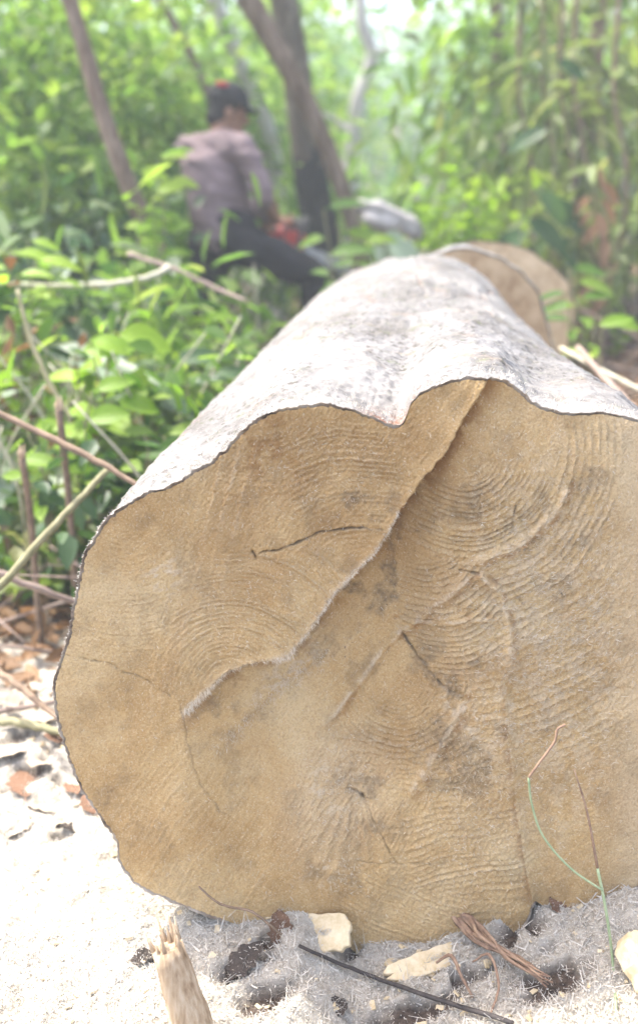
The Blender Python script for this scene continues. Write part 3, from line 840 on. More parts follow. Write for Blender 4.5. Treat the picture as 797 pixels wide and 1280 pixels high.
mb = MB()
rs = random.Random(61)
for k in range(700):
    y = 1.2 + rs.random() ** 1.5 * 1.1; x = rs.uniform(-.72, .72) * y / 1.45
    z = SZ[min(np.searchsorted(sy, y), syn - 1), min(np.searchsorted(sx, x), sxn - 1)]
    sz_ = rs.uniform(.003, .009)
    mb.rbox((x, y, z + .001), (sz_ * rs.uniform(.8, 2.2), sz_, sz_ * rs.uniform(.25, .6)), 0, Euler((rs.uniform(-.6, .6), rs.uniform(-.6, .6), rs.uniform(0, 6.28))).to_matrix())
o = mb.build('wood_crumbs', M['chip'], smooth=False, kind='stuff')
tag(o, "small broken wood crumbs mixed into the sawdust", "wood crumbs")

def quad_leaf(name, w_, fold=.18, curl=.25, n=6, pet=.12, ragged=0, seed=0):
    """one leaf of unit length along +y, blade only 2 sided but with fold, curl and petiole"""
    rnd = random.Random(seed)
    V = []; F = []
    for i in range(n + 1):
        t = i / n
        wd = w_ * (math.sin(math.pi * min(t * .93 + .05, 1)) ** .8) * (1 - .25 * t) if 0 < i < n else 0.004
        z = -curl * t * t
        for s in (-1, -.5, 0, .5, 1):
            V.append((s * wd * (1 + ragged * (rnd.random() - .5)), pet + t, z + abs(s) * wd * fold + (rnd.random() - .5) * ragged * .12))
    for i in range(n):
        for k in range(4):
            a = i * 5 + k
            F.append((a, a + 1, a + 6, a + 5))
    b0 = len(V)
    V += [(-.012, 0, 0), (.012, 0, 0), (.012, pet, 0), (-.012, pet, 0), (0, 0, -.02), (0, pet, -.02)]
    F += [(b0, b0 + 1, b0 + 2, b0 + 3), (b0, b0 + 3, b0 + 5, b0 + 4), (b0 + 1, b0 + 4, b0 + 5, b0 + 2)]
    return mesh_from(name, V, F, {'tint': np.full(len(V), rnd.random())})

def stick(name, label, pts, rads, mat, cat="stick", n=9, sub=6, rough=.06, knots=0, group=None):
    base = Vector(pts[0])
    root = empty(name, base)
    pts = catmull([Vector(p) for p in pts], sub)
    rr_ = np.interp(np.linspace(0, 1, len(pts)), np.linspace(0, 1, len(rads)), rads)
    jit = random.Random(sum(map(ord, label)))
    pts = [p + Vector((jit.uniform(-1, 1), jit.uniform(-1, 1), jit.uniform(-1, 1))) * float(rr_[i]) * .25 for i, p in enumerate(pts)]
    root_o = MB().tube(pts, list(rr_), n, rough, seed=len(label)).build(name, mat)
    bpy.data.objects.remove(root)
    # origin at the first point
    root_o.data.transform(Matrix.Translation(-base)); root_o.location = base
    tag(root_o, label, cat, group)
    return root_o

# --- things lying in the sawdust at the foot of the face
p0 = saw_pt(246, 1300); p1 = at(204, 1165, p0.y + .015)
stake = empty('broken_stake', p0)
tag(stake, "short broken stake of split pale wood standing in the sawdust", "stake")
ax_ = (p1 - p0); L_ = ax_.length; axn = ax_.normalized()
mb = MB()
sd_pts = [p0 - axn * .06 + axn * (L_ * .86 + .06) * (i / 10) for i in range(11)]
mb.tube(sd_pts, [.033 - .010 * i / 10 for i in range(11)], 14, .07, ell=.8, seed=3)
keep_world(mb.build('shaft', M['splinter']), stake)
xx = axn.orthogonal().normalized(); yy = axn.cross(xx)
rs = random.Random(5)
for k in range(15):
    a = 2 * math.pi * k / 15 + rs.uniform(-.2, .2); r = rs.uniform(.008, .0195)
    q = p0 + axn * (L_ * .74) + xx * (math.cos(a) * r) + yy * (math.sin(a) * r * .85)
    hgt = L_ * rs.uniform(.16, .36)
    tip = q + axn * hgt + xx * math.cos(a) * rs.uniform(-.002, .008) + yy * math.sin(a) * rs.uniform(-.002, .008)
    mid = q + (tip - q) * .5
    keep_world(MB().tube([q, mid, tip], [rs.uniform(.005, .008), .004, .0006], 5, .15, ell=.55, seed=k).build('splinter', M['splinter']), stake)

def chip(label, px, py, size, thick, rot, seed, lift=.01, mat=M['chip'], name='wood_chip', cat="wood chip", group=None):
    rs = random.Random(seed)
    p = saw_pt(px, py, lift)
    out = []
    for k in range(34):
        a = 2 * math.pi * k / 34
        sq = (abs(math.cos(a)) ** 4 + abs(math.sin(a)) ** 4) ** -.25
        rr = sq * (1 + rs.uniform(-.10, .10))
        out.append((math.cos(a) * rr * size[0] / 2, math.sin(a) * rr * size[1] / 2))
    o = MB().slab(out, thick, Euler(rot).to_matrix().to_4x4()).build(name, mat, smooth=False)
    o.location = p
    bv = o.modifiers.new('bevel', 'BEVEL'); bv.width = thick * .25; bv.segments = 2
    return tag(o, label, cat, group)
chip("square yellowish wood chip propped on the sawdust against the log foot", 405, 1172, (.090, .060), .014, (R(40), R(-8), R(-14)), 21, .006)
chip("long flat yellow wood chip lying along the foot of the sawn face", 545, 1200, (.17, .038), .010, (R(18), R(-6), R(20)), 22, .000)
chip("thick cream wood chunk lying beside the green stalk at the sawdust edge", 806, 1215, (.07, .09), .035, (R(30), R(10), R(30)), 23, .015)
chip("small torn wood chip half buried beside the thin black twig", 492, 1208, (.035, .02), .006, (R(10), R(15), R(50)), 24, .004)

def litter_leaf(label, px, py, size, rot, mat, seed, w_=.42, name='dead_leaf', group=None):
    rs_ = random.Random(seed); nr, ncol = 12, 9
    k1, k2, k3 = rs_.uniform(0, 6), rs_.uniform(0, 6), rs_.uniform(.5, 1.4) * (.45 if group else 1)
    V = []; F = []
    for i in range(nr + 1):
        t = i / nr
        half = w_ * max(.02, math.sin(math.pi * min(1, t * .96 + .03)) ** .75) * (1 - .25 * t)
        for j in range(ncol):
            q = j / (ncol - 1) * 2 - 1
            hw = half * (1 + .13 * math.sin(t * 23 + k1 + (q > 0)) + .09 * math.sin(t * 47 + k2))
            z = k3 * (.28 * q * q * half + .07 * math.sin(t * 7 + k1 + q * 2) + .035 * math.sin(abs(q) * 6 - t * 26) - .25 * (t - .4) ** 2)
            V.append((q * hw, t - .4, z))
    for i in range(nr):
        for j in range(ncol - 1):
            a_ = i * ncol + j
            F.append((a_, a_ + 1, a_ + ncol + 1, a_ + ncol))
    b0 = len(V)
    V += [(-.012, -.62, .02), (.012, -.62, .02), (.016, -.38, -.01), (-.016, -.38, -.01)]; F.append((b0, b0 + 1, b0 + 2, b0 + 3))
    me = mesh_from(name, V, F)
    o = link(name, me, mat)
    o.location = saw_pt(px, py, .004)
    o.scale = (size, size, size)
    o.rotation_euler = rot
    return tag(o, label, "dead leaf", group)
litter_leaf("curled reddish brown dead leaf upright in front of the sawn face", 348, 1168, .055, (R(62), R(15), R(14)), M['dead_leaf'], 1, .42)
litter_leaf("blackish dead leaf half buried left of the square wood chip", 300, 1208, .085, (R(30), R(10), R(-52)), M['dead_leaf_dark'], 2, .28)
litter_leaf("flat blackish dead leaf touching the broken stake", 178, 1200, .045, (R(10), R(5), R(-80)), M['dead_leaf_dark'], 3, .4)
litter_leaf("dark leaf scrap under the thin black twig", 420, 1262, .035, (R(15), R(25), R(-60)), M['dead_leaf_dark'], 4, .5)
litter_leaf("brown dead leaf in the shaded sawdust right of the torn bark strip", 700, 1135, .045, (R(30), R(-15), R(40)), M['dead_leaf'], 5, .45)
litter_leaf("small dark dead leaf on the bright sawdust left of the log", 88, 1040, .045, (R(20), R(10), R(100)), M['dead_leaf_dark'], 6, .45)
for i, (px, py, sz, rz) in enumerate([(30, 985, .09, 20), (60, 1010, .08, 80), (15, 940, .10, 140), (95, 985, .07, 200), (45, 900, .09, 260), (20, 1040, .06, 300), (115, 1010, .06, 30), (50, 955, .07, 170), (10, 875, .08, 60), (75, 925, .06, 110)]):
    litter_leaf("pale dry leaf in the litter left of the sawn log end", px, py, sz, (R(6 + 2 * i), R(8 - 2 * i), R(rz)), M['dead_leaf_pale' if i % 3 else 'dead_leaf'], 30 + i, .4, group="pale dry leaves left of the log")

# torn bark strip in the sawdust on the right
ps = [saw_pt(558, 1150, .025), saw_pt(580, 1170, .03), saw_pt(605, 1195, .03), saw_pt(640, 1215, .02), saw_pt(680, 1235, .012)]
strip_root = empty('bark_strip', ps[0])
tag(strip_root, "torn fibrous brown bark strip lying in the sawdust below the fluted edge", "bark")
rs = random.Random(9)
for k in range(9):
    off = [Vector((rs.uniform(-.012, .012), rs.uniform(-.012, .012), rs.uniform(-.008, .012))) for _ in ps]
    keep_world(MB().tube(catmull([p + o_ for p, o_ in zip(ps, off)], 5), [.0035, .0045, .0035, .0025, .001], 5, .3, ell=.5, seed=k).build('fibre', M['stalk_brown']), strip_root)
stick('black_twig', "thin straight blackish twig lying across the sawdust", [saw_pt(374, 1193, .012), saw_pt(440, 1222, .016), saw_pt(520, 1252, .018), saw_pt(640, 1292, .016)], [.0028, .0032, .0036, .004], M['stick_black'])
q0 = at(248, 1108, 1.425); q1 = at(275, 1130, 1.41); q2 = at(315, 1140, 1.40); q3 = at(352, 1168, 1.385)
stick('dusty_twig', "short dusty grey twig leaning on the lower edge of the sawn face", [q0, q1, q2, q3], [.0014, .002, .0022, .002], M['stick'])
stick('root', "thin curled pale root hanging over a hollow in the sawdust", [saw_pt(545, 1212, .01), saw_pt(562, 1215, .03), saw_pt(575, 1235, .022), saw_pt(590, 1250, .004)], [.002, .003, .0025, .002], M['stalk_brown'])
stick('root', "wiry root loop beside the torn bark strip", [saw_pt(590, 1212, .01), saw_pt(610, 1220, .035), saw_pt(622, 1245, .02), saw_pt(612, 1275, .004)], [.0015, .0025, .002, .0015], M['stalk_brown'])
# two thin stalks in front of the face
b0 = saw_pt(770, 1290)
stk = empty('dry_stalk', b0)
tag(stk, "thin upright stalk, brown at the tip and green below, before the log", "stalk")
keep_world(MB().tube(catmull([b0, at(766, 1210, 1.30), at(757, 1140, 1.315), at(746, 1085, 1.33)], 6), [.0024, .0022, .002], 7).build('stem', M['stalk']) if False else
           MB().tube(catmull([b0, at(766, 1210, 1.30), at(757, 1140, 1.315), at(746, 1085, 1.33)], 6), .0023, 7).build('stem', M['stalk']), stk)
keep_world(MB().tube(catmull([at(746, 1085, 1.33), at(733, 1015, 1.34), at(717, 962, 1.345)], 6), [.0023 - .0001 * i for i in range(13)], 7).build('dry_tip', M['stalk_brown']), stk)
sb = empty('bent_stalk', at(752, 1113, 1.32))
tag(sb, "wiry bent stalk, brown tip kinked, curving green before the sawn face", "stalk")
keep_world(MB().tube(catmull([at(752, 1113, 1.32), at(712, 1085, 1.325), at(678, 1045, 1.33), at(664, 1005, 1.335), at(660, 972, 1.335)], 6), .0017, 7).build('stem', M['stalk']), sb)
keep_world(MB().tube(catmull([at(660, 972, 1.335), at(676, 950, 1.337), at(692, 928, 1.34), at(696, 912, 1.343), at(706, 906, 1.343)], 6), .0019, 7, .12).build('dry_tip', M['stalk_brown']), sb)

# shavings that fell on the chips and leaves
P0 = []
for o in [q for q in col.objects if q.name.split('.')[0] in ('wood_chip', 'dead_leaf')]:
    if o.location.y > 1.6:
        continue
    mw = o.matrix_basis
    pls = [p_ for p_ in o.data.polygons if (mw.to_3x3() @ p_.normal).z > .1 or o.name.startswith('dead')]
    for p_ in pls:
        for r_ in range(90 if len(p_.vertices) > 8 else (1 if rs.random() < .5 else 0)):
            vs = [mw @ o.data.vertices[v_].co for v_ in p_.vertices]
            wts_ = [rs.random() ** 2 for _ in vs]; tot = sum(wts_)
            q = sum((v_ * (w_ / tot) for v_, w_ in zip(vs, wts_)), Vector((0, 0, 0)))
            P0.append(tuple(q + Vector((0, -.001, .001))))
P0 = np.array(P0); n = len(P0)
D = rng.normal(size=(n, 3)); D[:, 2] = np.abs(D[:, 2]) * .6; D /= np.linalg.norm(D, axis=1)[:, None]
V, F = strips(P0, D, rng.uniform(.0015, .007, n), rng.uniform(.0007, .0016, n), rng.normal(size=(n, 3)) * .001)
o = link('dusting_shavings', mesh_from('dusting_shavings', V, F, smooth=False), M['shaving'], kind='stuff')
tag(o, "loose shavings sprinkled on the chips and dead leaves", "shavings")

# --- sticks left of the log
stick('stick', "long brown stick slanting down to the log's bark edge", [at(-25, 505, 2.2), at(60, 545, 2.15), at(120, 575, 2.1), at(178, 610, 2.05)], [.007, .0075, .007, .005], M['stick'])
stick('stick', "olive green stem crossing under the long brown stick", [at(-20, 755, 2.0), at(30, 700, 2.05), at(80, 645, 2.1), at(135, 588, 2.2)], [.009, .009, .008, .007], M['stick_green'])
stick('stick', "straight pinkish stick below the olive green stem", [at(-25, 705, 2.2), at(40, 733, 2.2), at(120, 762, 2.25)], [.009, .008, .007], M['stick_pink'])
stick('stick', "dark thin stick resting on bright sawdust beside the log flank", [at(-20, 825, 2.15), at(30, 862, 2.0), at(85, 905, 1.9)], [.008, .008, .005], M['stick'])
stick('stick', "thin grey stick lying flat in the litter beside the log flank", [saw_pt(-20, 905, .02), saw_pt(30, 895, .02), saw_pt(90, 890, .03)], [.006, .006, .005], M['stick_pink'])
stick('stick', "greenish stick lying in pale litter beside the log flank", [saw_pt(0, 912, .02), saw_pt(40, 922, .03), saw_pt(95, 935, .02)], [.010, .010, .007], M['stick_green'])
stick('stem', "pale arched stem standing in front of the broad green leaves", [at(22, 362, 2.9), at(38, 420, 2.85), at(60, 475, 2.8), at(92, 528, 2.75)], [.006, .007, .007, .005], M['stick_green'])
stick('vine', "pale sagging vine stretched across the thin leaning tree's foot", [at(-30, 352, 3.7), at(60, 358, 3.7), at(140, 355, 3.7), at(190, 345, 3.7), at(212, 334, 3.75)], [.009, .009, .010, .010, .011], M['stick_pale'])
stick('vine', "thin brown vine descending from the sagging pale vine's end", [at(160, 318, 3.8), at(212, 334, 3.75), at(260, 356, 3.7), at(310, 378, 3.6)], [.010, .009, .008, .006], M['stick_pink'])
for k, (x0, y0, x1, y1, Y, lab) in enumerate([(74, 512, 88, 640, 2.5, "upright cut stem with a pale split top under the brown stick"), (28, 572, 40, 660, 2.45, "short cut stem with pale split top, shorter than its neighbour")]):
    a = at(x0, y0, Y); bq = at(x1, y1, Y + .05); bq2 = Vector((bq.x, bq.y, gh(bq.x, bq.y) - .05))
    rt = empty('cut_stem', bq2); tag(rt, lab, "stem")
    keep_world(MB().tube(catmull([bq2, bq, a], 5), .009, 9, .08).build('shaft', M['stick']), rt)
    for j in range(4):
        keep_world(MB().tube([a - Vector((0, 0, .01)), a + Vector((.004 * (j - 1.5), 0, .010)), a + Vector((.005 * (j - 1.5), 0, .018 + .014 * (j % 2)))], [.007, .005, .001], 5).build('splinter', M['splinter']), rt)
# right side sticks
stick('stick', "straight pinkish stick on the bank right of the log", [at(722, 436, 3.2), at(760, 478, 2.9), at(810, 530, 2.6)], [.010, .010, .009], M['stick_pink'])
stick('stick', "pale thin stem above the pinkish stick on the right bank", [at(700, 435, 3.6), at(745, 460, 3.4), at(815, 495, 3.2)], [.008, .008, .007], M['stick_pale'])

# ------------------------------------------------------------------ plants
LT = np.array([(0, 0, 0), (-.5, .32, .05), (0, .35, -.04), (.5, .32, .05), (-.4, .68, .0), (0, .70, -.09), (.4, .68, .0), (0, 1, -.16)], float)
LF = np.array([(0, 2, 1), (0, 3, 2), (1, 2, 5), (1, 5, 4), (2, 3, 6), (2, 6, 5), (4, 5, 7), (5, 6, 7)])
def leaf_cloud(C, D, N, size, aspect, tint):
    """leaves at C pointing along D with upper side towards N"""
    n = len(C)
    D = D / (np.linalg.norm(D, axis=1)[:, None] + 1e-9)
    X = np.cross(D, N); X /= np.linalg.norm(X, axis=1)[:, None] + 1e-9
    Z = np.cross(X, D)
    T = LT[None] * np.array([1, 1, 1.0])
    V = C[:, None, :] + size[:, None, None] * (X[:, None, :] * (T[:, :, :1] * aspect) + D[:, None, :] * T[:, :, 1:2] + Z[:, None, :] * T[:, :, 2:3])
    F = (np.arange(n)[:, None, None] * 8 + LF[None]).reshape(-1, 3)
    return V.reshape(-1, 3), F, np.repeat(tint, 8)
def clusters(c, rx, ry, rz, nleaf, size, droop, seed, per=9, spread=1.3, aspect=.5, flat=.6):
    g_ = np.random.default_rng(seed)
    nc = max(3, nleaf // per)
    u = g_.normal(size=(nc, 3)); u /= np.linalg.norm(u, axis=1)[:, None]
    rr = g_.random(nc) ** .45
    lump = .72 + .55 * vnoise(u[:, 0] * 2.3 + 9 + seed, u[:, 2] * 2.3 + u[:, 1] * 1.7 + 9, 300 + seed % 40)
    cc = np.array(c)[None] + u * (rr * lump)[:, None] * np.array([rx, ry, rz])[None]
    C = np.repeat(cc, per, 0); U = np.repeat(u, per, 0)
    n = len(C)
    C = C + g_.normal(size=(n, 3)) * size * spread
    D = U * .7 + g_.normal(size=(n, 3)) * .6 + np.array([0, 0, -droop])[None]
    N = g_.normal(size=(n, 3)) * (1 - flat) + np.array([0, 0, 1.0])[None] + U * .25
    sz = size * g_.uniform(.6, 1.25, n)
    tint = np.clip(np.repeat(g_.random(nc), per) * .6 + g_.random(n) * .4, 0, 1)
    return C, D, N, sz, tint, cc
def shrub(name, label, cat, group, px, py, Y, hw, hh, nleaf, size, mat, seed, droop=.35, aspect=.5, stems=3, stem_mat=None, flat=.6, depth=1.0):
    c = at(px, py, Y)
    rx, rz = hw * mpp(Y), hh * mpp(Y); ry = max(rx, rz) * .7 * depth
    base = Vector((c.x, Y, gh(c.x, Y)))
    root = empty(name, base); tag(root, label, cat, group)
    C, D, N, sz, ti, cc = clusters(c, rx, ry, rz, nleaf, size, droop, seed, aspect=aspect, flat=flat)
    keepm = C[:, 2] > ground_h(C[:, 0], C[:, 1]) - .02
    V, F, tt = leaf_cloud(C[keepm], D[keepm], N[keepm], sz[keepm], aspect, ti[keepm])
    V = V - np.array(base)[None]
    o = link('foliage', mesh_from('foliage', V, F, {'tint': tt}, smooth=False), mat, root, kind='stuff')
    rs = random.Random(seed)
    for k in range(stems):
        e = Vector(cc[rs.randrange(len(cc))]) - base
        s0 = Vector((rs.uniform(-.1, .1), rs.uniform(-.1, .1), -.05))
        mid = s0.lerp(e, .5) + Vector((rs.uniform(-.1, .1), rs.uniform(-.1, .1), .1))
        MB().tube(catmull([s0, mid, e], 5), [.012 * max(.4, Y / 8) * (1 - .08 * i) for i in range(11)], 6).build('stem', stem_mat or M['trunk_grey'], root)
    return root
UNDER = ["leafy undergrowth shrub rising behind the two cut stems", "narrow leaved undergrowth shrub between the broad leaves and the log flank", "low leafy undergrowth shrub by the log's far left flank",
         "dark large leaved undergrowth shrub behind the pale arched stem", "olive undergrowth shrub under the straight pinkish stick", "sunlit undergrowth shrub below the sagging pale vine",
         "round leaved undergrowth shrub leaning on the log's left flank", "dark undergrowth shrub at the edge of the bright sawdust", "grassy olive undergrowth tuft behind the long brown stick", "grassy green undergrowth tuft below the thin brown vine",
         "half dead brown leaved shrub behind the long brown stick", "sparse pale leaved shrub under the sagging pale vine"]
for i, (a, asp) in enumerate([((35, 590, 3.1, 90, 90, 230, .105, L_GREEN), .5), ((150, 520, 3.3, 75, 75, 230, .10, L_WOOD), .35), ((255, 470, 3.9, 65, 40, 200, .10, L_GREEN), .5), ((60, 465, 3.9, 110, 90, 300, .13, L_DARK), .55),
                       ((20, 690, 2.8, 60, 60, 140, .09, L_OLIVE), .4), ((125, 420, 4.4, 90, 60, 280, .12, L_WOOD), .45), ((215, 520, 3.0, 45, 45, 130, .09, L_GREEN), .6), ((110, 640, 2.75, 35, 60, 110, .09, L_DARK), .5),
                       ((60, 540, 3.5, 90, 80, 200, .16, L_OLIVE), .16), ((190, 450, 4.0, 70, 60, 160, .18, L_WOOD), .14),
                       ((95, 500, 3.3, 80, 70, 70, .10, L_BROWN), .4), ((60, 390, 4.1, 90, 60, 60, .15, L_PALE), .3)]):
    shrub('undergrowth_shrub', UNDER[i], "shrub", None, *a, seed=400 + i, stems=9, stem_mat=M['stick'] if i % 2 else M['stick_green'], aspect=asp)
G2 = "mid-height woodland shrubs behind the left bank"
MIDL = ["woodland shrub behind the yellow green leafy clump", "woodland shrub crossed by the thin leaning tree's upper trunk", "small shrub between the thin leaning tree and the sapling",
        "pale tall woodland shrub farthest from the man on the left bank", "dark low shrub at the thin leaning tree's foot", "dark tall shrub behind the other left bank shrubs"]
for i, a in enumerate([(40, 265, 5.6, 110, 120, 900, .12, L_WOOD), (150, 130, 6.8, 120, 140, 1000, .13, L_WOOD), (195, 340, 6.2, 45, 60, 300, .11, L_GREEN), (10, 90, 6.2, 90, 150, 800, .13, L_WOOD),
                       (125, 320, 5.3, 80, 70, 500, .10, L_DARK), (60, 150, 7.6, 120, 150, 900, .14, L_DARK)]):
    shrub('woodland_shrub', MIDL[i], "shrub", G2, *a, seed=430 + i, stems=4)
G3 = "woodland shrubs beyond the working man"
BEY = ["pale green shrub directly behind the man's back", "pale green shrub between the man's head and the charred tree", "low shrub behind the charred tree's foot", "tall shrub filling the gap above the leaning brown tree", "low shrub behind the man's forward leg"]
for i, a in enumerate([(235, 150, 9.0, 110, 150, 900, .15, L_WOOD), (335, 190, 9.5, 90, 130, 800, .14, L_WOOD), (400, 300, 8.2, 80, 60, 500, .12, L_GREEN), (370, 80, 11.5, 60, 130, 600, .16, L_WOOD), (320, 330, 8.0, 80, 50, 400, .12, L_GREEN)]):
    shrub('woodland_shrub', BEY[i], "shrub", G3, *a, seed=450 + i, stems=4)
shrub('willowy_shrub', "sunlit shrub with long narrow glossy leaves right of the bluish opening", "shrub", None, 600, 150, 7.2, 62, 150, 480, .21, L_WOOD, 470, .75, .26, 6)
shrub('bright_shrub', "low bright green shrub directly beyond the farther log's tan end", "shrub", None, 600, 285, 6.2, 70, 35, 330, .12, L_BRIGHT, 471, .2, .45, 4)
shrub('hanging_foliage_tree', "dark shrub with hanging long leaves above the right bank", "shrub", None, 700, 130, 6.6, 85, 180, 420, .22, L_OLIVE, 472, 1.2, .26, 5)
shrub('woodland_shrub', "pale tangled shrub at the far right of the bank, next to the hanging leaves", "shrub", None, 800, 140, 6.0, 80, 200, 400, .17, L_OLIVE, 473, .6, .4, 5)
shrub('woodland_shrub', "loose shrub with dry stems on the right bank behind the farther log", "shrub", None, 740, 300, 5.6, 80, 45, 220, .10, L_OLIVE, 474, .5, .4, 9, M['stick'])
G4 = "hazy trees at the back of the clearing"
for i, a in enumerate([(120, 60, 14, 130, 150, 900, .22, L_WOOD), (290, 80, 15, 130, 190, 1000, .22, L_WOOD), (420, 60, 20, 70, 200, 500, .26, L_FAR), (650, 40, 14, 80, 160, 700, .22, L_WOOD), (740, 80, 13, 110, 200, 500, .26, L_OLIVE),
                       (15, 120, 13, 120, 220, 900, .22, L_WOOD), (800, 180, 12, 110, 200, 800, .2, L_WOOD), (500, 275, 17, 100, 40, 350, .25, L_FAR), (380, 230, 16, 130, 110, 700, .22, L_WOOD), (200, 260, 12, 130, 120, 800, .2, L_WOOD), (670, 230, 11, 80, 100, 500, .18, L_OLIVE)]):
    shrub('woodland_tree', "hazy leafy tree at the back of the clearing", "tree", G4, *a, seed=500 + i, stems=3)
# the hillside wood that reads as one mass
Cs = []
g_ = np.random.default_rng(77)
for k in range(150):
    y = g_.uniform(24, 48); x = g_.uniform(-1, 1) * (y * .42 + 4)
    s_ = g_.uniform(1.6, 3.0)
    Cs.append(clusters((x, y, gh(x, y) + s_ * .9), s_, s_, s_ * 1.25, 260, .36, .3, 600 + k)[:5])
C, D, N, sz, ti = [np.concatenate(q, 0) for q in zip(*Cs)]
V, F, tt = leaf_cloud(C, D, N, sz, .6, ti)
o = link('hillside_forest', mesh_from('hillside_forest', V, F, {'tint': tt}, smooth=False), L_FAR, kind='stuff')
tag(o, "far hillside forest fading bluish green in the haze", "forest")
# low ground cover and litter on the forest floor
n = 26000
X = g_.uniform(-5, 5, n); Y = g_.uniform(2.2, 13, n)
X = X * (.25 + Y / 8)
hz = ground_h(X, Y)
ok = (np.abs(X - .30 - .09 * (Y - 1.45)) > .62) | (Y > 5.3)
X, Y, hz = X[ok], Y[ok], hz[ok]; n = len(X)
D = g_.normal(size=(n, 3)); D[:, 2] *= .25
N = g_.normal(size=(n, 3)) * .35 + np.array([0, 0, 1.0])
V, F, tt = leaf_cloud(np.stack([X, Y, hz + .02], 1), D, N, g_.uniform(.05, .11, n), .45, g_.random(n))
o = link('leaf_litter', mesh_from('leaf_litter', V, F, {'tint': tt}, smooth=False), L_BROWN, kind='stuff')
tag(o, "dry brown leaf litter covering the forest floor", "leaf litter")
n = 7000
X = g_.uniform(-5, 5, n); Y = g_.uniform(2.6, 12, n); X = X * (.25 + Y / 8)
ok = ((np.abs(X - .30 - .09 * (Y - 1.45)) > .66) | (Y > 5.3)) & (vnoise(X * 2 + 50, Y * 2 + 50, 333) > .56) & ~((X > .5) & (Y < 5.6) & (vnoise(X * 3 + 9, Y * 3, 334) < .85))
X, Y = X[ok], Y[ok]; n = len(X)
per = 4
C = np.repeat(np.stack([X, Y, ground_h(X, Y)], 1), per, 0)
D = g_.normal(size=(n * per, 3)); D[:, 2] = np.abs(D[:, 2]) * .6 + .25
C = C + np.array([0, 0, 1])[None] * g_.uniform(0, .16, n * per)[:, None]
V, F, tt = leaf_cloud(C, D, np.tile([0, 0, 1.0], (n * per, 1)) + g_.normal(size=(n * per, 3)) * .3, g_.uniform(.06, .13, n * per), .4, g_.random(n * per))
o = link('ground_cover', mesh_from('ground_cover', V, F, {'tint': tt}, smooth=False), L_GREEN, kind='stuff')
tag(o, "low green ground cover plants among the litter", "ground cover")
# tangle of dry twigs
mb = MB()
rs = random.Random(88)
for k in range(900):
    y = rs.uniform(2.4, 7.5); side = rs.choice((-1, 1))
    x = (.30 + .09 * (y - 1.45)) + side * rs.uniform(.62, 1.0 + y * .38)
    z = gh(x, y)
    a = rs.uniform(0, 6.28); l_ = rs.uniform(.25, .8); up = rs.uniform(-.05, .45)
    p = Vector((x, y, z + .02)); q = p + Vector((math.cos(a) * l_, math.sin(a) * l_, up * l_ + .02))
    q.z = max(q.z, gh(q.x, q.y) + .02)
    if abs(q.x - .30 - .09 * (q.y - 1.45)) < .58 and q.y < 5.2:
        continue
    mb.tube([p, p.lerp(q, .5) + Vector((rs.uniform(-.05, .05), rs.uniform(-.05, .05), .03)), q], [rs.uniform(.003, .008), .004, .002], 5)
o = mb.build('fallen_twigs', M['stick_pink'], kind='stuff')
tag(o, "tangle of fallen dry twigs on the forest floor", "twigs")

mb = MB()
rs = random.Random(91)
for k in range(150):
    y = rs.uniform(2.7, 5.2); x = -(.30 + y * rs.uniform(.02, .34)) + (.05 if y > 4 else 0)
    z = gh(x, y)
    p = Vector((x, y, z)); h_ = rs.uniform(.25, .75)
    q = p + Vector((rs.uniform(-.45, .45), rs.uniform(-.3, .3), h_))
    if q.x > -.12:
        continue
    mb.tube(catmull([p, p.lerp(q, .5) + Vector((rs.uniform(-.08, .08), rs.uniform(-.08, .08), .05)), q], 4), [.0055, .0045, .0025], 5)
o = mb.build('undergrowth_stems', M['stick_pale'], kind='stuff')
tag(o, "tangle of thin pale stems standing among the left undergrowth", "stems")

# plants near enough to tell their leaves apart
LEAF = {}
for nm, w_, mat in (('broad', .33, L_BRIGHT), ('oval', .24, L_GREEN), ('bright_oval', .25, L_BRIGHT), ('blade', .11, L_PALE), ('dark', .26, L_DARK), ('pale', .34, L_PALE), ('brown', .24, L_BROWN)):
    LEAF[nm] = []
    for v in range(4):
        me = quad_leaf('leaf', w_, .25, .22 + .06 * v, 6, .14, .05, 50 + v)
        me.attributes['tint'].data.foreach_set('value', np.full(len(me.vertices), .2 + .2 * v, np.float32))
        me.materials.append(mat)
        LEAF[nm].append(me)
def leafy_plant(name, label, cat, base, tips, kind, size, per, seed, droop=.2, stem_mat=None, face_cam=.4, group=None):
    """stems from base to each tip, leaves as objects of their own along the outer part"""
    base = Vector(base)
    root = empty(name, base); tag(root, label, cat, group)
    rs = random.Random(seed)
    for t in tips:
        t = Vector(t) - base
        mid = t * .5 + Vector((rs.uniform(-.05, .05), rs.uniform(-.05, .05), t.length * .08))
        pts = catmull([Vector((0, 0, -.03)), mid, t], 6)
        MB().tube(pts, [.007 - .0004 * i for i in range(len(pts))], 6).build('stem', stem_mat or M['stick_green'], root)
        for k in range(per):
            s = 1 - .55 * (k / max(per - 1, 1)) ** 1.2
            p = pts[int(s * (len(pts) - 1))]
            a = k * 2.4 + rs.uniform(-.4, .4)
            d = Vector((math.cos(a), math.sin(a) * .8, .35 - droop + rs.uniform(-.25, .25))).normalized()
            nrm = Vector((rs.uniform(-.3, .3), -face_cam + rs.uniform(-.3, .3), 1)).normalized()
            x = d.cross(nrm).normalized(); z = x.cross(d)
            o = link('leaf', LEAF[kind][rs.randrange(4)], None, root)
            sc = size * rs.uniform(.7, 1.2)
            o.matrix_local = Matrix.Translation(p) @ Matrix((x, d, z)).transposed().to_4x4() @ Matrix.Scale(sc, 4)
    return root
EXTRA = 1
def gpt(px, Y):
    p = at(px, 600, Y); return Vector((p.x, Y, gh(p.x, Y)))
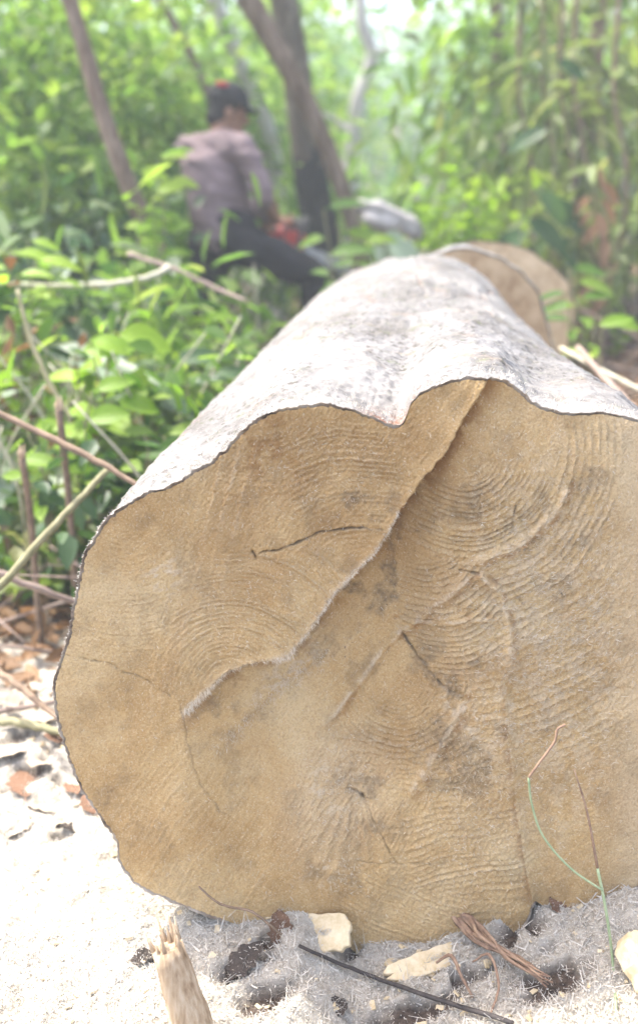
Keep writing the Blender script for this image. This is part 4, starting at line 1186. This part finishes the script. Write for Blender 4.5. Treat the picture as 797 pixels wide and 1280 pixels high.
leafy_plant('sapling', "bright lime green sapling standing against the man's back", "sapling", gpt(205, 4.7),
            [at(170, 215, 4.6), at(196, 200, 4.7), at(192, 240, 4.55), at(208, 228, 4.75), at(178, 265, 4.6), at(200, 285, 4.7), at(175, 300, 4.7), at(200, 320, 4.6)], 'broad', .115, 8, 1, face_cam=1.0)
leafy_plant('broadleaf_plant', "broad bright green leaves behind the pale arched stem", "plant", gpt(105, 2.95),
            [at(112, 425, 2.9), at(140, 415, 2.95), at(95, 440, 2.9), at(115, 490, 2.8), at(105, 525, 2.75), at(140, 500, 2.85)], 'broad', .125, 4, 2, .25, face_cam=.9)
leafy_plant('broadleaf_plant', "rounded fresh green leaves touching the log's left flank", "plant", gpt(195, 2.75),
            [at(185, 565, 2.6), at(205, 545, 2.7), at(200, 590, 2.6)], 'oval', .12, 4, 3, .2, face_cam=.9)
leafy_plant('broadleaf_plant', "yellow green leafy clump left of the sagging pale vine", "plant", gpt(25, 3.6),
            [at(15, 315, 3.6), at(45, 325, 3.55), at(20, 345, 3.5), at(60, 350, 3.6), at(35, 300, 3.65)], 'bright_oval', .13, 7, 4)
leafy_plant('broadleaf_plant', "long green leaves at the foot of the leaning brown tree", "plant", gpt(430, 5.0),
            [at(404, 262, 5.0), at(408, 318, 4.9), at(425, 290, 5.0), at(440, 328, 4.8), at(455, 300, 4.9)], 'oval', .17, 4, 5, .3, face_cam=.8)
leafy_plant('broadleaf_plant', "tall bright plant beside the thin leaning tree's foot", "plant", gpt(150, 4.3),
            [at(140, 375, 4.2), at(165, 390, 4.2), at(180, 360, 4.3), at(120, 390, 4.1), at(155, 345, 4.3)], 'bright_oval', .11, 5, 21, .25, face_cam=.8)
leafy_plant('broadleaf_plant', "sparse yellow green plant rising over the long brown stick", "plant", gpt(50, 2.8),
            [at(35, 540, 2.7), at(60, 560, 2.7), at(20, 575, 2.65), at(75, 590, 2.7)], 'bright_oval', .095, 4, 22, .25, face_cam=.8)
leafy_plant('broadleaf_plant', "bright plant by the log flank under the thin brown vine", "plant", gpt(245, 3.7),
            [at(235, 415, 3.6), at(255, 400, 3.7), at(225, 440, 3.5), at(265, 425, 3.6)], 'bright_oval', .10, 5, 23, .25, face_cam=.8)
leafy_plant('dry_leaf_plant', "withered brown plant among the left undergrowth", "plant", gpt(110, 3.6),
            [at(100, 480, 3.5), at(80, 505, 3.5), at(130, 465, 3.6)], 'brown', .10, 5, 24, .6, M['stick'])
leafy_plant('weed', "small weed with fresh green leaves on the bare right bank", "plant", gpt(725, 4.0),
            [at(716, 352, 4.0), at(722, 375, 3.95), at(712, 335, 4.05)], 'oval', .13, 5, 6, .3, face_cam=.9)
leafy_plant('weed', "low weed with one wide yellowish leaf on the right bank", "plant", gpt(748, 3.7), [at(752, 402, 3.65), at(742, 408, 3.65)], 'bright_oval', .12, 3, 7, .2, face_cam=.9)
leafy_plant('broadleaf_plant', "green leafy plant beside the far end of the big log", "plant", gpt(300, 3.9),
            [at(280, 430, 3.8), at(310, 420, 3.9), at(260, 450, 3.6), at(290, 440, 3.6)], 'oval', .12, 6, 8, .25)
leafy_plant('broadleaf_plant', "dark leaved plant between the undergrowth and the log", "plant", gpt(235, 3.2),
            [at(235, 480, 3.2), at(210, 455, 3.3), at(260, 470, 3.2), at(190, 500, 3.1)], 'dark', .14, 6, 9, .25)
leafy_plant('blade_plant', "long pale leaf blades crossing behind the pale arched stem", "plant", gpt(20, 3.3),
            [at(75, 450, 3.1), at(90, 445, 3.2), at(60, 440, 3.2), at(50, 430, 3.3)], 'blade', .42, 3, 10, .5)
leafy_plant('pale_leaf_plant', "pale grey green drooping leaves under the whitish broken stump", "plant", gpt(475, 5.6),
            [at(470, 290, 5.2), at(480, 300, 5.2), at(462, 305, 5.2)], 'pale', .2, 3, 11, .9, face_cam=1.2)
leafy_plant('long_leaf_plant', "long dusty leaves hanging beside the farther log's tan end", "plant", gpt(670, 5.4),
            [at(665, 235, 5.2), at(690, 75, 5.6), at(650, 270, 5.2), at(680, 245, 5.3)], 'dark', .24, 3, 12, .9, face_cam=1.2)
leafy_plant('dry_leaf_plant', "hanging bunch of dry brown leaves on a vine at the right", "plant", gpt(742, 5.3), [at(742, 225, 5.2), at(746, 245, 5.2), at(738, 205, 5.2)], 'brown', .15, 5, 13, 1.2, M['stick'], 1.2)

# ------------------------------------------------------------------ trees and vines
def tree(name, label, pts, rads, mat, seed, crown=None, limbs=(), group=None, char=None, leaf=L_WOOD):
    pts = [Vector(p) for p in pts]
    b = pts[0].copy(); b.z = gh(b.x, b.y) - .1
    root = empty(name, Vector((b.x, b.y, b.z + .1))); tag(root, label, "tree", group)
    full = catmull([b] + pts, 9)
    rr_ = np.interp(np.linspace(0, 1, len(full)), np.linspace(0, 1, len(rads)), rads)
    keep_world(MB().tube(full, list(rr_), 14, .06, seed=seed).build('trunk', mat), root)
    for lp, lr in limbs:
        q = catmull([Vector(p) for p in lp], 6)
        keep_world(MB().tube(q, list(np.linspace(lr, lr * .35, len(q))), 8, .05, seed=seed + 1).build('branch', mat), root)
    if char:
        (i0, i1), cm = char
        n_ = len(full); seg = full[int(i0 * n_):int(i1 * n_)]; rs_ = rr_[int(i0 * n_):int(i1 * n_)]
        keep_world(MB().tube(seg, [r * (1.05 - .14 * max(0, (k_ / len(rs_) - .7) / .3) ** 2) + .003 for k_, r in enumerate(rs_)], 14, .07, seed=seed + 2).build('charred_bark', cm), root)
    top = pts[-1]
    cc, cr = (crown or (top, 1.2))
    C, D, N, sz, ti, c2 = clusters(cc, cr, cr, cr * .6, 260, .17, .3, 900 + seed)
    V, F, tt = leaf_cloud(C, D, N, sz, .5, ti)
    keep_world(link('crown', mesh_from('crown', V, F, {'tint': tt}, smooth=False), leaf, kind='stuff'), root)
    rs = random.Random(seed)
    for k in range(4):
        e = Vector(c2[rs.randrange(len(c2))])
        keep_world(MB().tube([top - Vector((0, 0, .1)), top.lerp(e, .5) + Vector((0, 0, .05)), e], [rads[-1] * .6, .015, .006], 6).build('branch', mat), root)
    return root
def up_pt(px0, py0, px1, py1, Y, k):
    """point on the line of a trunk extended above the frame"""
    a, b_ = at(px0, py0, Y), at(px1, py1, Y)
    return b_ + (b_ - a) * k
tree('leaning_tree', "thin dark curving tree left of the man, leaning left", [at(206, 385, 5.0), at(192, 310, 5.0), at(160, 230, 5.0), at(128, 140, 5.05), at(108, 70, 5.1), at(88, 0, 5.1), up_pt(108, 70, 88, 0, 5.1, 3), up_pt(108, 70, 80, 0, 5.1, 8)],
     [.050, .048, .046, .043, .040, .038, .036, .03, .02], M['trunk'], 1)
tree('leaning_tree', "brown rough tree trunk leaning left, in front of the charred tree", [at(450, 330, 6.4), at(433, 255, 6.4), at(406, 180, 6.4), at(368, 100, 6.4), at(328, 30, 6.4), at(306, -10, 6.4), up_pt(362, 100, 305, -10, 6.4, 1.4), up_pt(362, 100, 300, -10, 6.4, 3)],
     [.052, .050, .050, .054, .060, .064, .066, .05, .03], M['trunk'], 2)
tree('charred_tree', "upright tree with blackened charred lower trunk behind the leaning one", [at(402, 300, 7.3), at(393, 250, 7.3), at(382, 180, 7.3), at(370, 90, 7.3), at(358, 20, 7.3), at(351, -20, 7.3), up_pt(370, 90, 351, -20, 7.3, 1.4), up_pt(370, 90, 351, -20, 7.3, 3)],
     [.115, .112, .11, .10, .095, .09, .085, .07, .05], M['trunk_dark'], 3, char=((.06, .37), M['trunk_char']))
tree('slender_tree', "slender bluish grey tree behind the man's head", [at(345, 230, 9.0), at(330, 150, 9.0), at(300, 80, 9.0), at(268, 0, 9.0), up_pt(300, 80, 268, 0, 9.0, 2), up_pt(300, 80, 268, 0, 9.0, 3.5)],
     [.075, .07, .065, .06, .05, .03], M['trunk_pale'], 4)
tree('crooked_tree', "thin crooked whitish tree before the bluish opening", [at(436, 235, 10.5), at(440, 190, 10.5), at(446, 130, 10.5), at(464, 72, 10.5), at(452, 30, 10.5), at(450, -10, 10.5), up_pt(452, 30, 450, -10, 10.5, 3), up_pt(452, 30, 440, -10, 10.5, 6)],
     [.10, .09, .075, .07, .062, .055, .05, .045, .03], M['trunk_pale'], 5, limbs=[([at(436, 168, 10.5), at(420, 150, 10.5), at(398, 140, 10.5)], .045), ([at(464, 72, 10.5), at(478, 62, 10.5), at(505, 62, 10.4)], .03)])
tree('slender_tree', "short slender brownish tree left of the man's cap", [at(285, 190, 8.2), at(262, 120, 8.2), at(240, 70, 8.2), at(212, 20, 8.2), up_pt(240, 70, 212, 20, 8.2, 3), up_pt(240, 70, 212, 20, 8.2, 6)],
     [.04, .04, .036, .034, .03, .02], M['trunk'], 6)
tree('woodland_tree', "dark straight tree among the hanging leaves on the right", [at(632, 300, 7.8), at(630, 200, 7.8), at(622, 80, 7.8), at(618, -20, 7.8), up_pt(622, 80, 618, -20, 7.8, 1.5)], [.06, .055, .05, .045, .03], M['trunk'], 7)
tree('woodland_tree', "dark forked tree at the right beside the dry leaf bunch", [at(738, 300, 6.9), at(732, 200, 6.9), at(742, 90, 6.9), at(752, -20, 6.9), up_pt(742, 90, 752, -20, 6.9, 1.5)], [.07, .065, .055, .045, .03], M['trunk'], 8,
     limbs=[([at(732, 200, 6.9), at(712, 120, 6.8), at(700, 20, 6.8)], .04)])
for i, (x0, x1, Y, lab) in enumerate([(660, 652, 6.2, "thin brown vine hanging left of the long dusty leaves"), (712, 704, 6.0, "thin vine hanging between the dusty leaves and the dry bunch"), (770, 779, 5.6, "thin looping vine hanging right of the dry leaf bunch"), (640, 668, 6.9, "long brown vine hanging in front of the dark straight tree"), (690, 681, 6.4, "brown vine touching the long dusty leaves"), (728, 722, 5.9, "brown vine hanging just left of the dry leaf bunch"), (752, 760, 6.3, "brown vine hanging against the dark forked tree")]):
    stick('vine', lab, [at(x0, 330, Y), at((x0 + x1) / 2 + 9, 220, Y), at((x0 + x1) / 2 - 8, 110, Y), at(x1, -60, Y)], [.011, .013, .011, .011], M['stick'], "vine")
# whitish log piece beyond
pa, pb = at(452, 262, 6.0), at(522, 288, 5.7)
wl = empty('broken_stump', ((pa + pb) / 2)); tag(wl, "whitish broken stump top beyond the big log beside the leaning tree", "stump")
dv = (pb - pa).normalized()
lump = MB().ball((0, 0, 0), (1, 1, 1), 40, 26)
LV = np.array([tuple(v) for v in lump.v])
nn = .55 + .9 * fbm(LV[:, 0] * 1.7 + 20, LV[:, 2] * 1.7 + LV[:, 1] * 1.3 + 20, 720, 4)
LV = LV * nn[:, None] * np.array([.21, .10, .075])[None]
ca, sa = math.cos(-.42), math.sin(-.42)
LV = np.stack([LV[:, 0] * ca - LV[:, 2] * sa, LV[:, 1] + .6 * LV[:, 0] * 0, LV[:, 0] * sa + LV[:, 2] * ca], 1) + np.array((pa + pb) / 2)[None]
lump.v = [Vector(p) for p in LV]
keep_world(lump.build('bark', M['trunk_pale']), wl)
prop = (pa + pb) / 2
keep_world(MB().tube([Vector((prop.x + .03, prop.y, gh(prop.x, prop.y) - .05)), prop - Vector((0, 0, .3)), prop], [.06, .055, .05], 10, .1).build('stub', M['trunk']), wl)
# rough block under the worker's boot
ba = at(365, 452, 5.35); ba.z = .27; bb2 = ba + Vector((.55, .25, .0))
bl = empty('log_piece', ba); tag(bl, "rough log piece under the working man's forward boot", "log")
keep_world(MB().tube([ba, ba.lerp(bb2, .5), bb2], [.13, .135, .13], 20, .05).build('bark', M['trunk']), bl)
for s_, p in ((-1, ba), (1, bb2)):
    d_ = (bb2 - ba).normalized() * s_
    keep_world(MB().tube([p - d_ * .01, p + d_ * .004], [.122, .121], 20).build('sawn_face', M['log_face2']), bl)

# ------------------------------------------------------------------ the working man
M['skin'] = simple("brown_skin", [(.3, (.20, .105, .065)), (.7, (.26, .14, .09))], 20, .6, 0)
M['hair'] = simple("black_hair", [(.3, (.012, .010, .010)), (.7, (.03, .026, .025))], 80, .6, .5)
M['shirt'] = simple("faded_mauve_grey_shirt", [(.3, (.14, .10, .105)), (.7, (.215, .162, .165))], 11, .9, .5, .006)
M['trousers'] = simple("black_trousers", [(.3, (.006, .006, .008)), (.7, (.014, .0135, .017))], 14, .85, .5, .006)
M['cap'] = simple("black_cap_cloth", [(.3, (.012, .012, .013)), (.7, (.028, .027, .028))], 40, .85, .2)
M['cap_red'] = simple("red_cap_patch", [(.3, (.27, .03, .035)), (.7, (.34, .045, .05))], 40, .8, 0)
M['boot'] = simple("dark_rubber_boot", [(.3, (.012, .012, .012)), (.7, (.03, .028, .026))], 20, .5, .2)
M['saw_red'] = simple("red_plastic", [(.3, (.33, .03, .025)), (.7, (.42, .05, .04))], 20, .4, 0)
M['saw_dark'] = simple("dark_grey_plastic", [(.3, (.03, .03, .032)), (.7, (.06, .06, .062))], 20, .5, 0)
M['steel'] = simple("scratched_steel", [(.3, (.38, .38, .40)), (.7, (.55, .55, .56))], 60, .35, 0)
pl = at(262, 302, 5.66); pr = at(296, 302, 5.54)
hip = (pl + pr) / 2
waist = at(276, 272, 5.62); chest = at(268, 215, 5.66); sh_l = at(234, 188, 5.72); sh_r = at(304, 185, 5.56)
neck0 = at(276, 176, 5.66); head = at(284, 140, 5.70)
el_r = at(331, 243, 5.50); wr_r = at(346, 276, 5.62); el_l = at(272, 246, 5.98); wr_l = at(350, 275, 5.92)
kn_r = at(391, 342, 5.48); an_r = at(402, 425, 5.52); kn_l = at(262, 392, 5.58)
an_l = Vector((kn_l.x - .02, 5.78, gh(kn_l.x, 5.78) + .10))
man = empty('person', Vector((hip.x, hip.y, gh(hip.x, hip.y))))
tag(man, "person in mauve grey shirt, black trousers and black cap bending over a chainsaw", "person")
face_dir = Vector((.93, .30, -.22)).normalized()
fz = Vector((0, 0, 1)); fside = face_dir.cross(fz).normalized(); fup = fside.cross(face_dir)
HM = Matrix((face_dir, -fside, fup)).transposed()          # local x = forward, y = left, z = up
def hp(x, y, z):
    return head + HM @ Vector((x, y, z))
body = MB()
body.ball(hp(0, 0, .02), (.098, .076, .108), 24, 16, HM)
body.ball(hp(.035, 0, -.055), (.062, .056, .062), 20, 12, HM)               # jaw
body.tube([hp(.086, 0, .02), hp(.108, 0, -.012), hp(.118, 0, -.022), hp(.096, 0, -.035)], [.010, .012, .014, .010], 8, round_ends=True)
body.ball(hp(.092, 0, -.062), (.012, .024, .008), 10, 8, HM); body.ball(hp(.090, 0, -.076), (.012, .022, .008), 10, 8, HM)   # lips
body.ball(hp(.085, 0, -.105), (.018, .022, .016), 10, 8, HM)
for s in (-1, 1):
    body.ball(hp(-.008, s * .079, -.012), (.022, .009, .034), 12, 8, HM)     # ears
    body.ball(hp(.086, s * .030, .018), (.010, .015, .009), 10, 8, HM)       # eyelids
    body.ball(hp(.080, s * .032, .038), (.016, .024, .009), 10, 8, HM)       # brow
body.tube([neck0 - Vector((0, 0, .05)), neck0, head + HM @ Vector((-.02, 0, -.05))], [.065, .060, .056], 16, round_ends=True)
body.tube([hip, waist, chest, neck0 - Vector((0, 0, .06))], [.13, .125, .14, .08], 18, round_ends=True)
for a, b_, c in ((sh_l, el_l, wr_l), (sh_r, el_r, wr_r)):
    body.tube([a, a.lerp(b_, .5), b_], [.05, .047, .040], 14, round_ends=True)
    body.tube([b_, b_.lerp(c, .4), c], [.040, .039, .027], 14, round_ends=True)
for a, b_, c in ((pl, kn_l, an_l), (pr, kn_r, an_r)):
    body.tube([a, a.lerp(b_, .5), b_], [.085, .075, .055], 14, round_ends=True)
    body.tube([b_, b_.lerp(c, .35), c], [.055, .056, .040], 14, round_ends=True)
# chainsaw axes first, so that the hands can close on its handles
saw_c = at(358, 303, 5.86)
saw_f = Vector((.62, .74, -.26)).normalized(); saw_s = saw_f.cross(Vector((0, 0, 1))).normalized(); saw_u = saw_s.cross(saw_f)
SMx = Matrix((saw_f, -saw_s, saw_u)).transposed()
def sw(x, y, z):
    return saw_c + SMx @ Vector((x, y, z)) * .74
grip_r = sw(-.235, 0, .035); grip_l = sw(.035, .03, .165)
def hand(wr, grip, adir, curl_axis, thumb_side):
    """palm from wrist to the bar `grip` (bar along adir), four fingers wrapped round it and a thumb"""
    to = (grip - wr); ln = to.length; f = to.normalized()
    acr = (adir - f * adir.dot(f)).normalized()
    nrm = f.cross(acr).normalized() * curl_axis
    base = grip - f * .030 + nrm * .018
    body.tube([wr, wr.lerp(base, .5), base], [.027, .030, .034], 12, round_ends=True, ell=.75)
    for k, (o_, l_) in enumerate(((-.030, .9), (-.010, 1.0), (.010, .95), (.029, .78))):
        b0 = base + acr * o_ * .9
        ps_ = [b0, b0 + f * .034 * l_ + nrm * .008, b0 + f * .056 * l_ - nrm * .016, b0 + f * .040 * l_ - nrm * .040, b0 + f * .016 - nrm * .042]
        body.tube(ps_, [.0105, .0098, .0092, .0085, .007], 8, round_ends=True)
    t0 = wr.lerp(base, .45) + acr * thumb_side * .028
    body.tube([t0, t0 + acr * thumb_side * .018 + f * .028 - nrm * .008, t0 + acr * thumb_side * .004 + f * .052 - nrm * .030], [.013, .0115, .009], 8, round_ends=True)
wr_r = grip_r - (grip_r - el_r).normalized() * .09
wr_l = grip_l - (grip_l - el_l).normalized() * .09
body.tube([el_r, el_r.lerp(wr_r, .5), wr_r], [.040, .037, .027], 14, round_ends=True)
body.tube([el_l, el_l.lerp(wr_l, .5), wr_l], [.040, .037, .027], 14, round_ends=True)
hand(wr_r, grip_r, saw_f, 1, 1)
hand(wr_l, grip_l, saw_s, 1, -1)
keep_world(link('body', remeshed(body, 'body', .0065, 3), M['skin']), man)
hb = MB()
hb.ball(hp(-.014, 0, .028), (.098, .083, .106), 24, 16, HM); hb.ball(hp(-.055, 0, -.035), (.052, .066, .055), 16, 10, HM)
o = keep_world(link('hair', remeshed(hb, 'hair', .009, 2), M['hair']), man)
# eyes
for s in (-1, 1):
    keep_world(MB().ball(hp(.087, s * .030, .016), .0115, 12, 8).build('eye', M['cap']), man)
# cap: dome, band, visor, patch
cb = MB(); n_ = 28; rows = 9
for i in range(rows + 1):
    a_ = (i / rows) * math.pi / 2
    for k in range(n_):
        t = 2 * math.pi * k / n_
        rx_ = .112 if math.cos(t) > 0 else .114
        cb.v.append(hp(-.006 + rx_ * math.cos(t) * math.cos(a_) ** .75 if a_ < 1.55 else -.006, .094 * math.sin(t) * (math.cos(a_) ** .75 if a_ < 1.55 else 0.02), .040 + .105 * math.sin(a_)))
for i in range(rows):
    for k in range(n_):
        p = i * n_ + k; q = i * n_ + (k + 1) % n_
        cb.f.append((p, q, q + n_, p + n_))
o = cb.build('cap', M['cap']); keep_world(o, man)
so = o.modifiers.new('solid', 'SOLIDIFY'); so.thickness = .004
vb = MB(); vn = 14
for j in range(4):
    for k in range(vn + 1):
        t = -1.15 + 2.3 * k / vn
        r = 1 + j / 3 * .62 * max(0, math.cos(t * 1.1))
        vb.v.append(hp(-.006 + .112 * math.cos(t) * r, .094 * math.sin(t) * (1 + j / 3 * .10), .046 - .016 * (j / 3) ** 1.5 - .012 * (math.sin(t)) ** 2))
for j in range(3):
    for k in range(vn):
        p = j * (vn + 1) + k
        vb.f.append((p, p + 1, p + vn + 2, p + vn + 1))
v_o = vb.build('visor', M['cap']); keep_world(v_o, man)
so = v_o.modifiers.new('solid', 'SOLIDIFY'); so.thickness = .004
pb_ = MB().ball(hp(-.058, -.048, .113), (.036, .030, .018), 14, 8, HM)
keep_world(pb_.build('cap_patch', M['cap_red']), man)
# shirt
sh = MB()
sh.tube([hip + Vector((0, 0, .05)), waist, waist.lerp(chest, .55), chest + Vector((0, 0, .03)), neck0 - Vector((0, 0, .075))], [.160, .162, .180, .185, .130], 22, round_ends=True, ell=.86)
sh.tube([sh_l, (sh_l + sh_r) / 2 + Vector((0, -.012, .005)), sh_r], [.068, .085, .070], 16, round_ends=True)
for a, b_, c in ((sh_l, el_l, wr_l), (sh_r, el_r, wr_r)):
    sh.tube([a, a.lerp(b_, .5), b_], [.074, .066, .056], 16, round_ends=True)
    sh.tube([b_, b_.lerp(c, .5), b_.lerp(c, .92)], [.056, .054, .042], 16)
sh.tube([neck0 - Vector((0, 0, .04)), neck0 + Vector((.003, 0, -.005))], [.078, .070], 16)
sm = remeshed(sh, 'shirt', .009, 4)
co = np.zeros(len(sm.vertices) * 3); sm.vertices.foreach_get('co', co); co = co.reshape(-1, 3)
no = np.zeros(len(sm.vertices) * 3); sm.vertices.foreach_get('normal', no); no = no.reshape(-1, 3)
wr = (fbm(co[:, 0] * 9 + 40 + co[:, 2] * 4, co[:, 2] * 16 + 40, 700, 3) - .5) * .030 + (fbm(co[:, 0] * 22 + 40, co[:, 2] * 30 + co[:, 0] * 18 + 40, 705, 2) - .5) * .012
sm.vertices.foreach_set('co', (co + no * wr[:, None]).ravel()); sm.update()
keep_world(link('shirt', sm, M['shirt']), man)
tr = MB()
tr.tube([pl + Vector((0, 0, .06)), hip + Vector((0, -.02, .05)), pr + Vector((0, 0, .06))], [.105, .135, .105], 18, round_ends=True)
tr.tube([hip + Vector((0, 0, .09)), hip], [.138, .14], 20, round_ends=True)
for a, b_, c in ((pl, kn_l, an_l), (pr, kn_r, an_r)):
    tr.tube([a, a.lerp(b_, .5), b_], [.118, .100, .078], 18, round_ends=True)
    tr.tube([b_, b_.lerp(c, .4), b_.lerp(c, .95)], [.078, .078, .066], 18)
tm = remeshed(tr, 'trousers', .010, 4)
co = np.zeros(len(tm.vertices) * 3); tm.vertices.foreach_get('co', co); co = co.reshape(-1, 3)
no = np.zeros(len(tm.vertices) * 3); tm.vertices.foreach_get('normal', no); no = no.reshape(-1, 3)
wr = (fbm(co[:, 0] * 12 + 40, co[:, 2] * 16 + 40, 710, 3) - .5) * .026
tm.vertices.foreach_set('co', (co + no * wr[:, None]).ravel()); tm.update()
keep_world(link('trousers', tm, M['trousers']), man)
for a, d in ((an_l, Vector((.4, .9, 0))), (an_r, Vector((.9, .4, 0)))):
    d.normalize()
    bt = MB()
    bt.tube([a + Vector((0, 0, .10)), a, a - Vector((0, 0, .045))], [.062, .058, .055], 14, round_ends=True)
    bt.tube([a - d * .05 - Vector((0, 0, .055)), a + d * .08 - Vector((0, 0, .05)), a + d * .19 - Vector((0, 0, .062))], [.045, .050, .040], 14, round_ends=True)
    keep_world(link('boot', remeshed(bt, 'boot', .009, 2), M['boot']), man)

# chainsaw held in both hands
cs = empty('chainsaw', saw_c - Vector((0, 0, .08)))
tag(cs, "red chainsaw held by the working man in both hands", "chainsaw")
keep_world(MB().rbox(sw(0, 0, .02), (.20, .12, .11), .025, SMx, 3).build('engine_cover', M['saw_red']), cs)
keep_world(MB().rbox(sw(.02, 0, -.055), (.25, .12, .05), .015, SMx, 2).build('engine_base', M['saw_dark']), cs)
keep_world(MB().rbox(sw(-.07, -.066, .035), (.09, .016, .09), .007, SMx, 2).build('starter_cover', M['saw_dark']), cs)
keep_world(MB().tube(catmull([sw(-.10, 0, .06), sw(-.17, 0, .055), sw(-.235, 0, .035), sw(-.285, 0, -.01), sw(-.26, 0, -.06), sw(-.16, 0, -.065), sw(-.08, 0, -.06)], 6), .0155, 10).build('rear_handle', M['saw_dark']), cs)
keep_world(MB().tube(catmull([sw(.035, -.085, -.05), sw(.035, -.088, .08), sw(.035, -.06, .155), sw(.035, .03, .165), sw(.035, .080, .11), sw(.035, .085, -.04)], 6), .0125, 10).build('front_handle', M['saw_dark']), cs)
gu = [(.0, -.075), (.02, -.075), (.02, .075), (0, .075)]
keep_world(MB().rbox(sw(.11, 0, .15), (.014, .13, .10), .006, SMx, 2).build('hand_guard', M['saw_dark']), cs)
bar = [(.10, -.035), (.52, -.032), (.545, -.02), (.555, 0), (.545, .02), (.52, .032), (.10, .035)]
BM = Matrix.Translation(sw(0, -.05, -.03)) @ (SMx.to_4x4() @ Euler((R(90), 0, 0)).to_matrix().to_4x4())
keep_world(MB().slab(bar, .005, BM).build('guide_bar', M['steel'], smooth=False), cs)
loop = [(x * (1 + .012), y * 1.18) for x, y in bar]
keep_world(MB().tube(catmull([BM @ Vector((x, y, 0)) for x, y in loop], 4), .005, 6).build('chain', M['saw_dark']), cs)

# ------------------------------------------------------------------ haze in the clearing
HZ = 0.0085
hb_ = MB()
def _box(mb, x0, x1, y0, y1, z0, z1):
    b = len(mb.v)
    mb.v += [Vector(p) for p in ((x0, y0, z0), (x1, y0, z0), (x1, y1, z0), (x0, y1, z0), (x0, y0, z1), (x1, y0, z1), (x1, y1, z1), (x0, y1, z1))]
    mb.f += [(b, b + 3, b + 2, b + 1), (b + 4, b + 5, b + 6, b + 7), (b, b + 1, b + 5, b + 4), (b + 1, b + 2, b + 6, b + 5), (b + 2, b + 3, b + 7, b + 6), (b + 3, b, b + 4, b + 7)]
_box(hb_, -156, 156, -152, 158, -2.0, 14.5)
hm = bpy.data.materials.new("haze")
hm.use_nodes = True
hn = hm.node_tree
for nd in list(hn.nodes):
    if nd.type == 'BSDF_PRINCIPLED':
        hn.nodes.remove(nd)
pv = hn.nodes.new("ShaderNodeVolumePrincipled")
pv.inputs['Color'].default_value = (.86, .93, .98, 1)
pv.inputs['Density'].default_value = HZ
pv.inputs['Anisotropy'].default_value = 0.0
hn.links.new(pv.outputs[0], hn.nodes["Material Output"].inputs['Volume'])
hz_o = hb_.build('haze', hm, smooth=False, kind='stuff')
tag(hz_o, "thin pale haze filling the clearing and the wood", "haze")
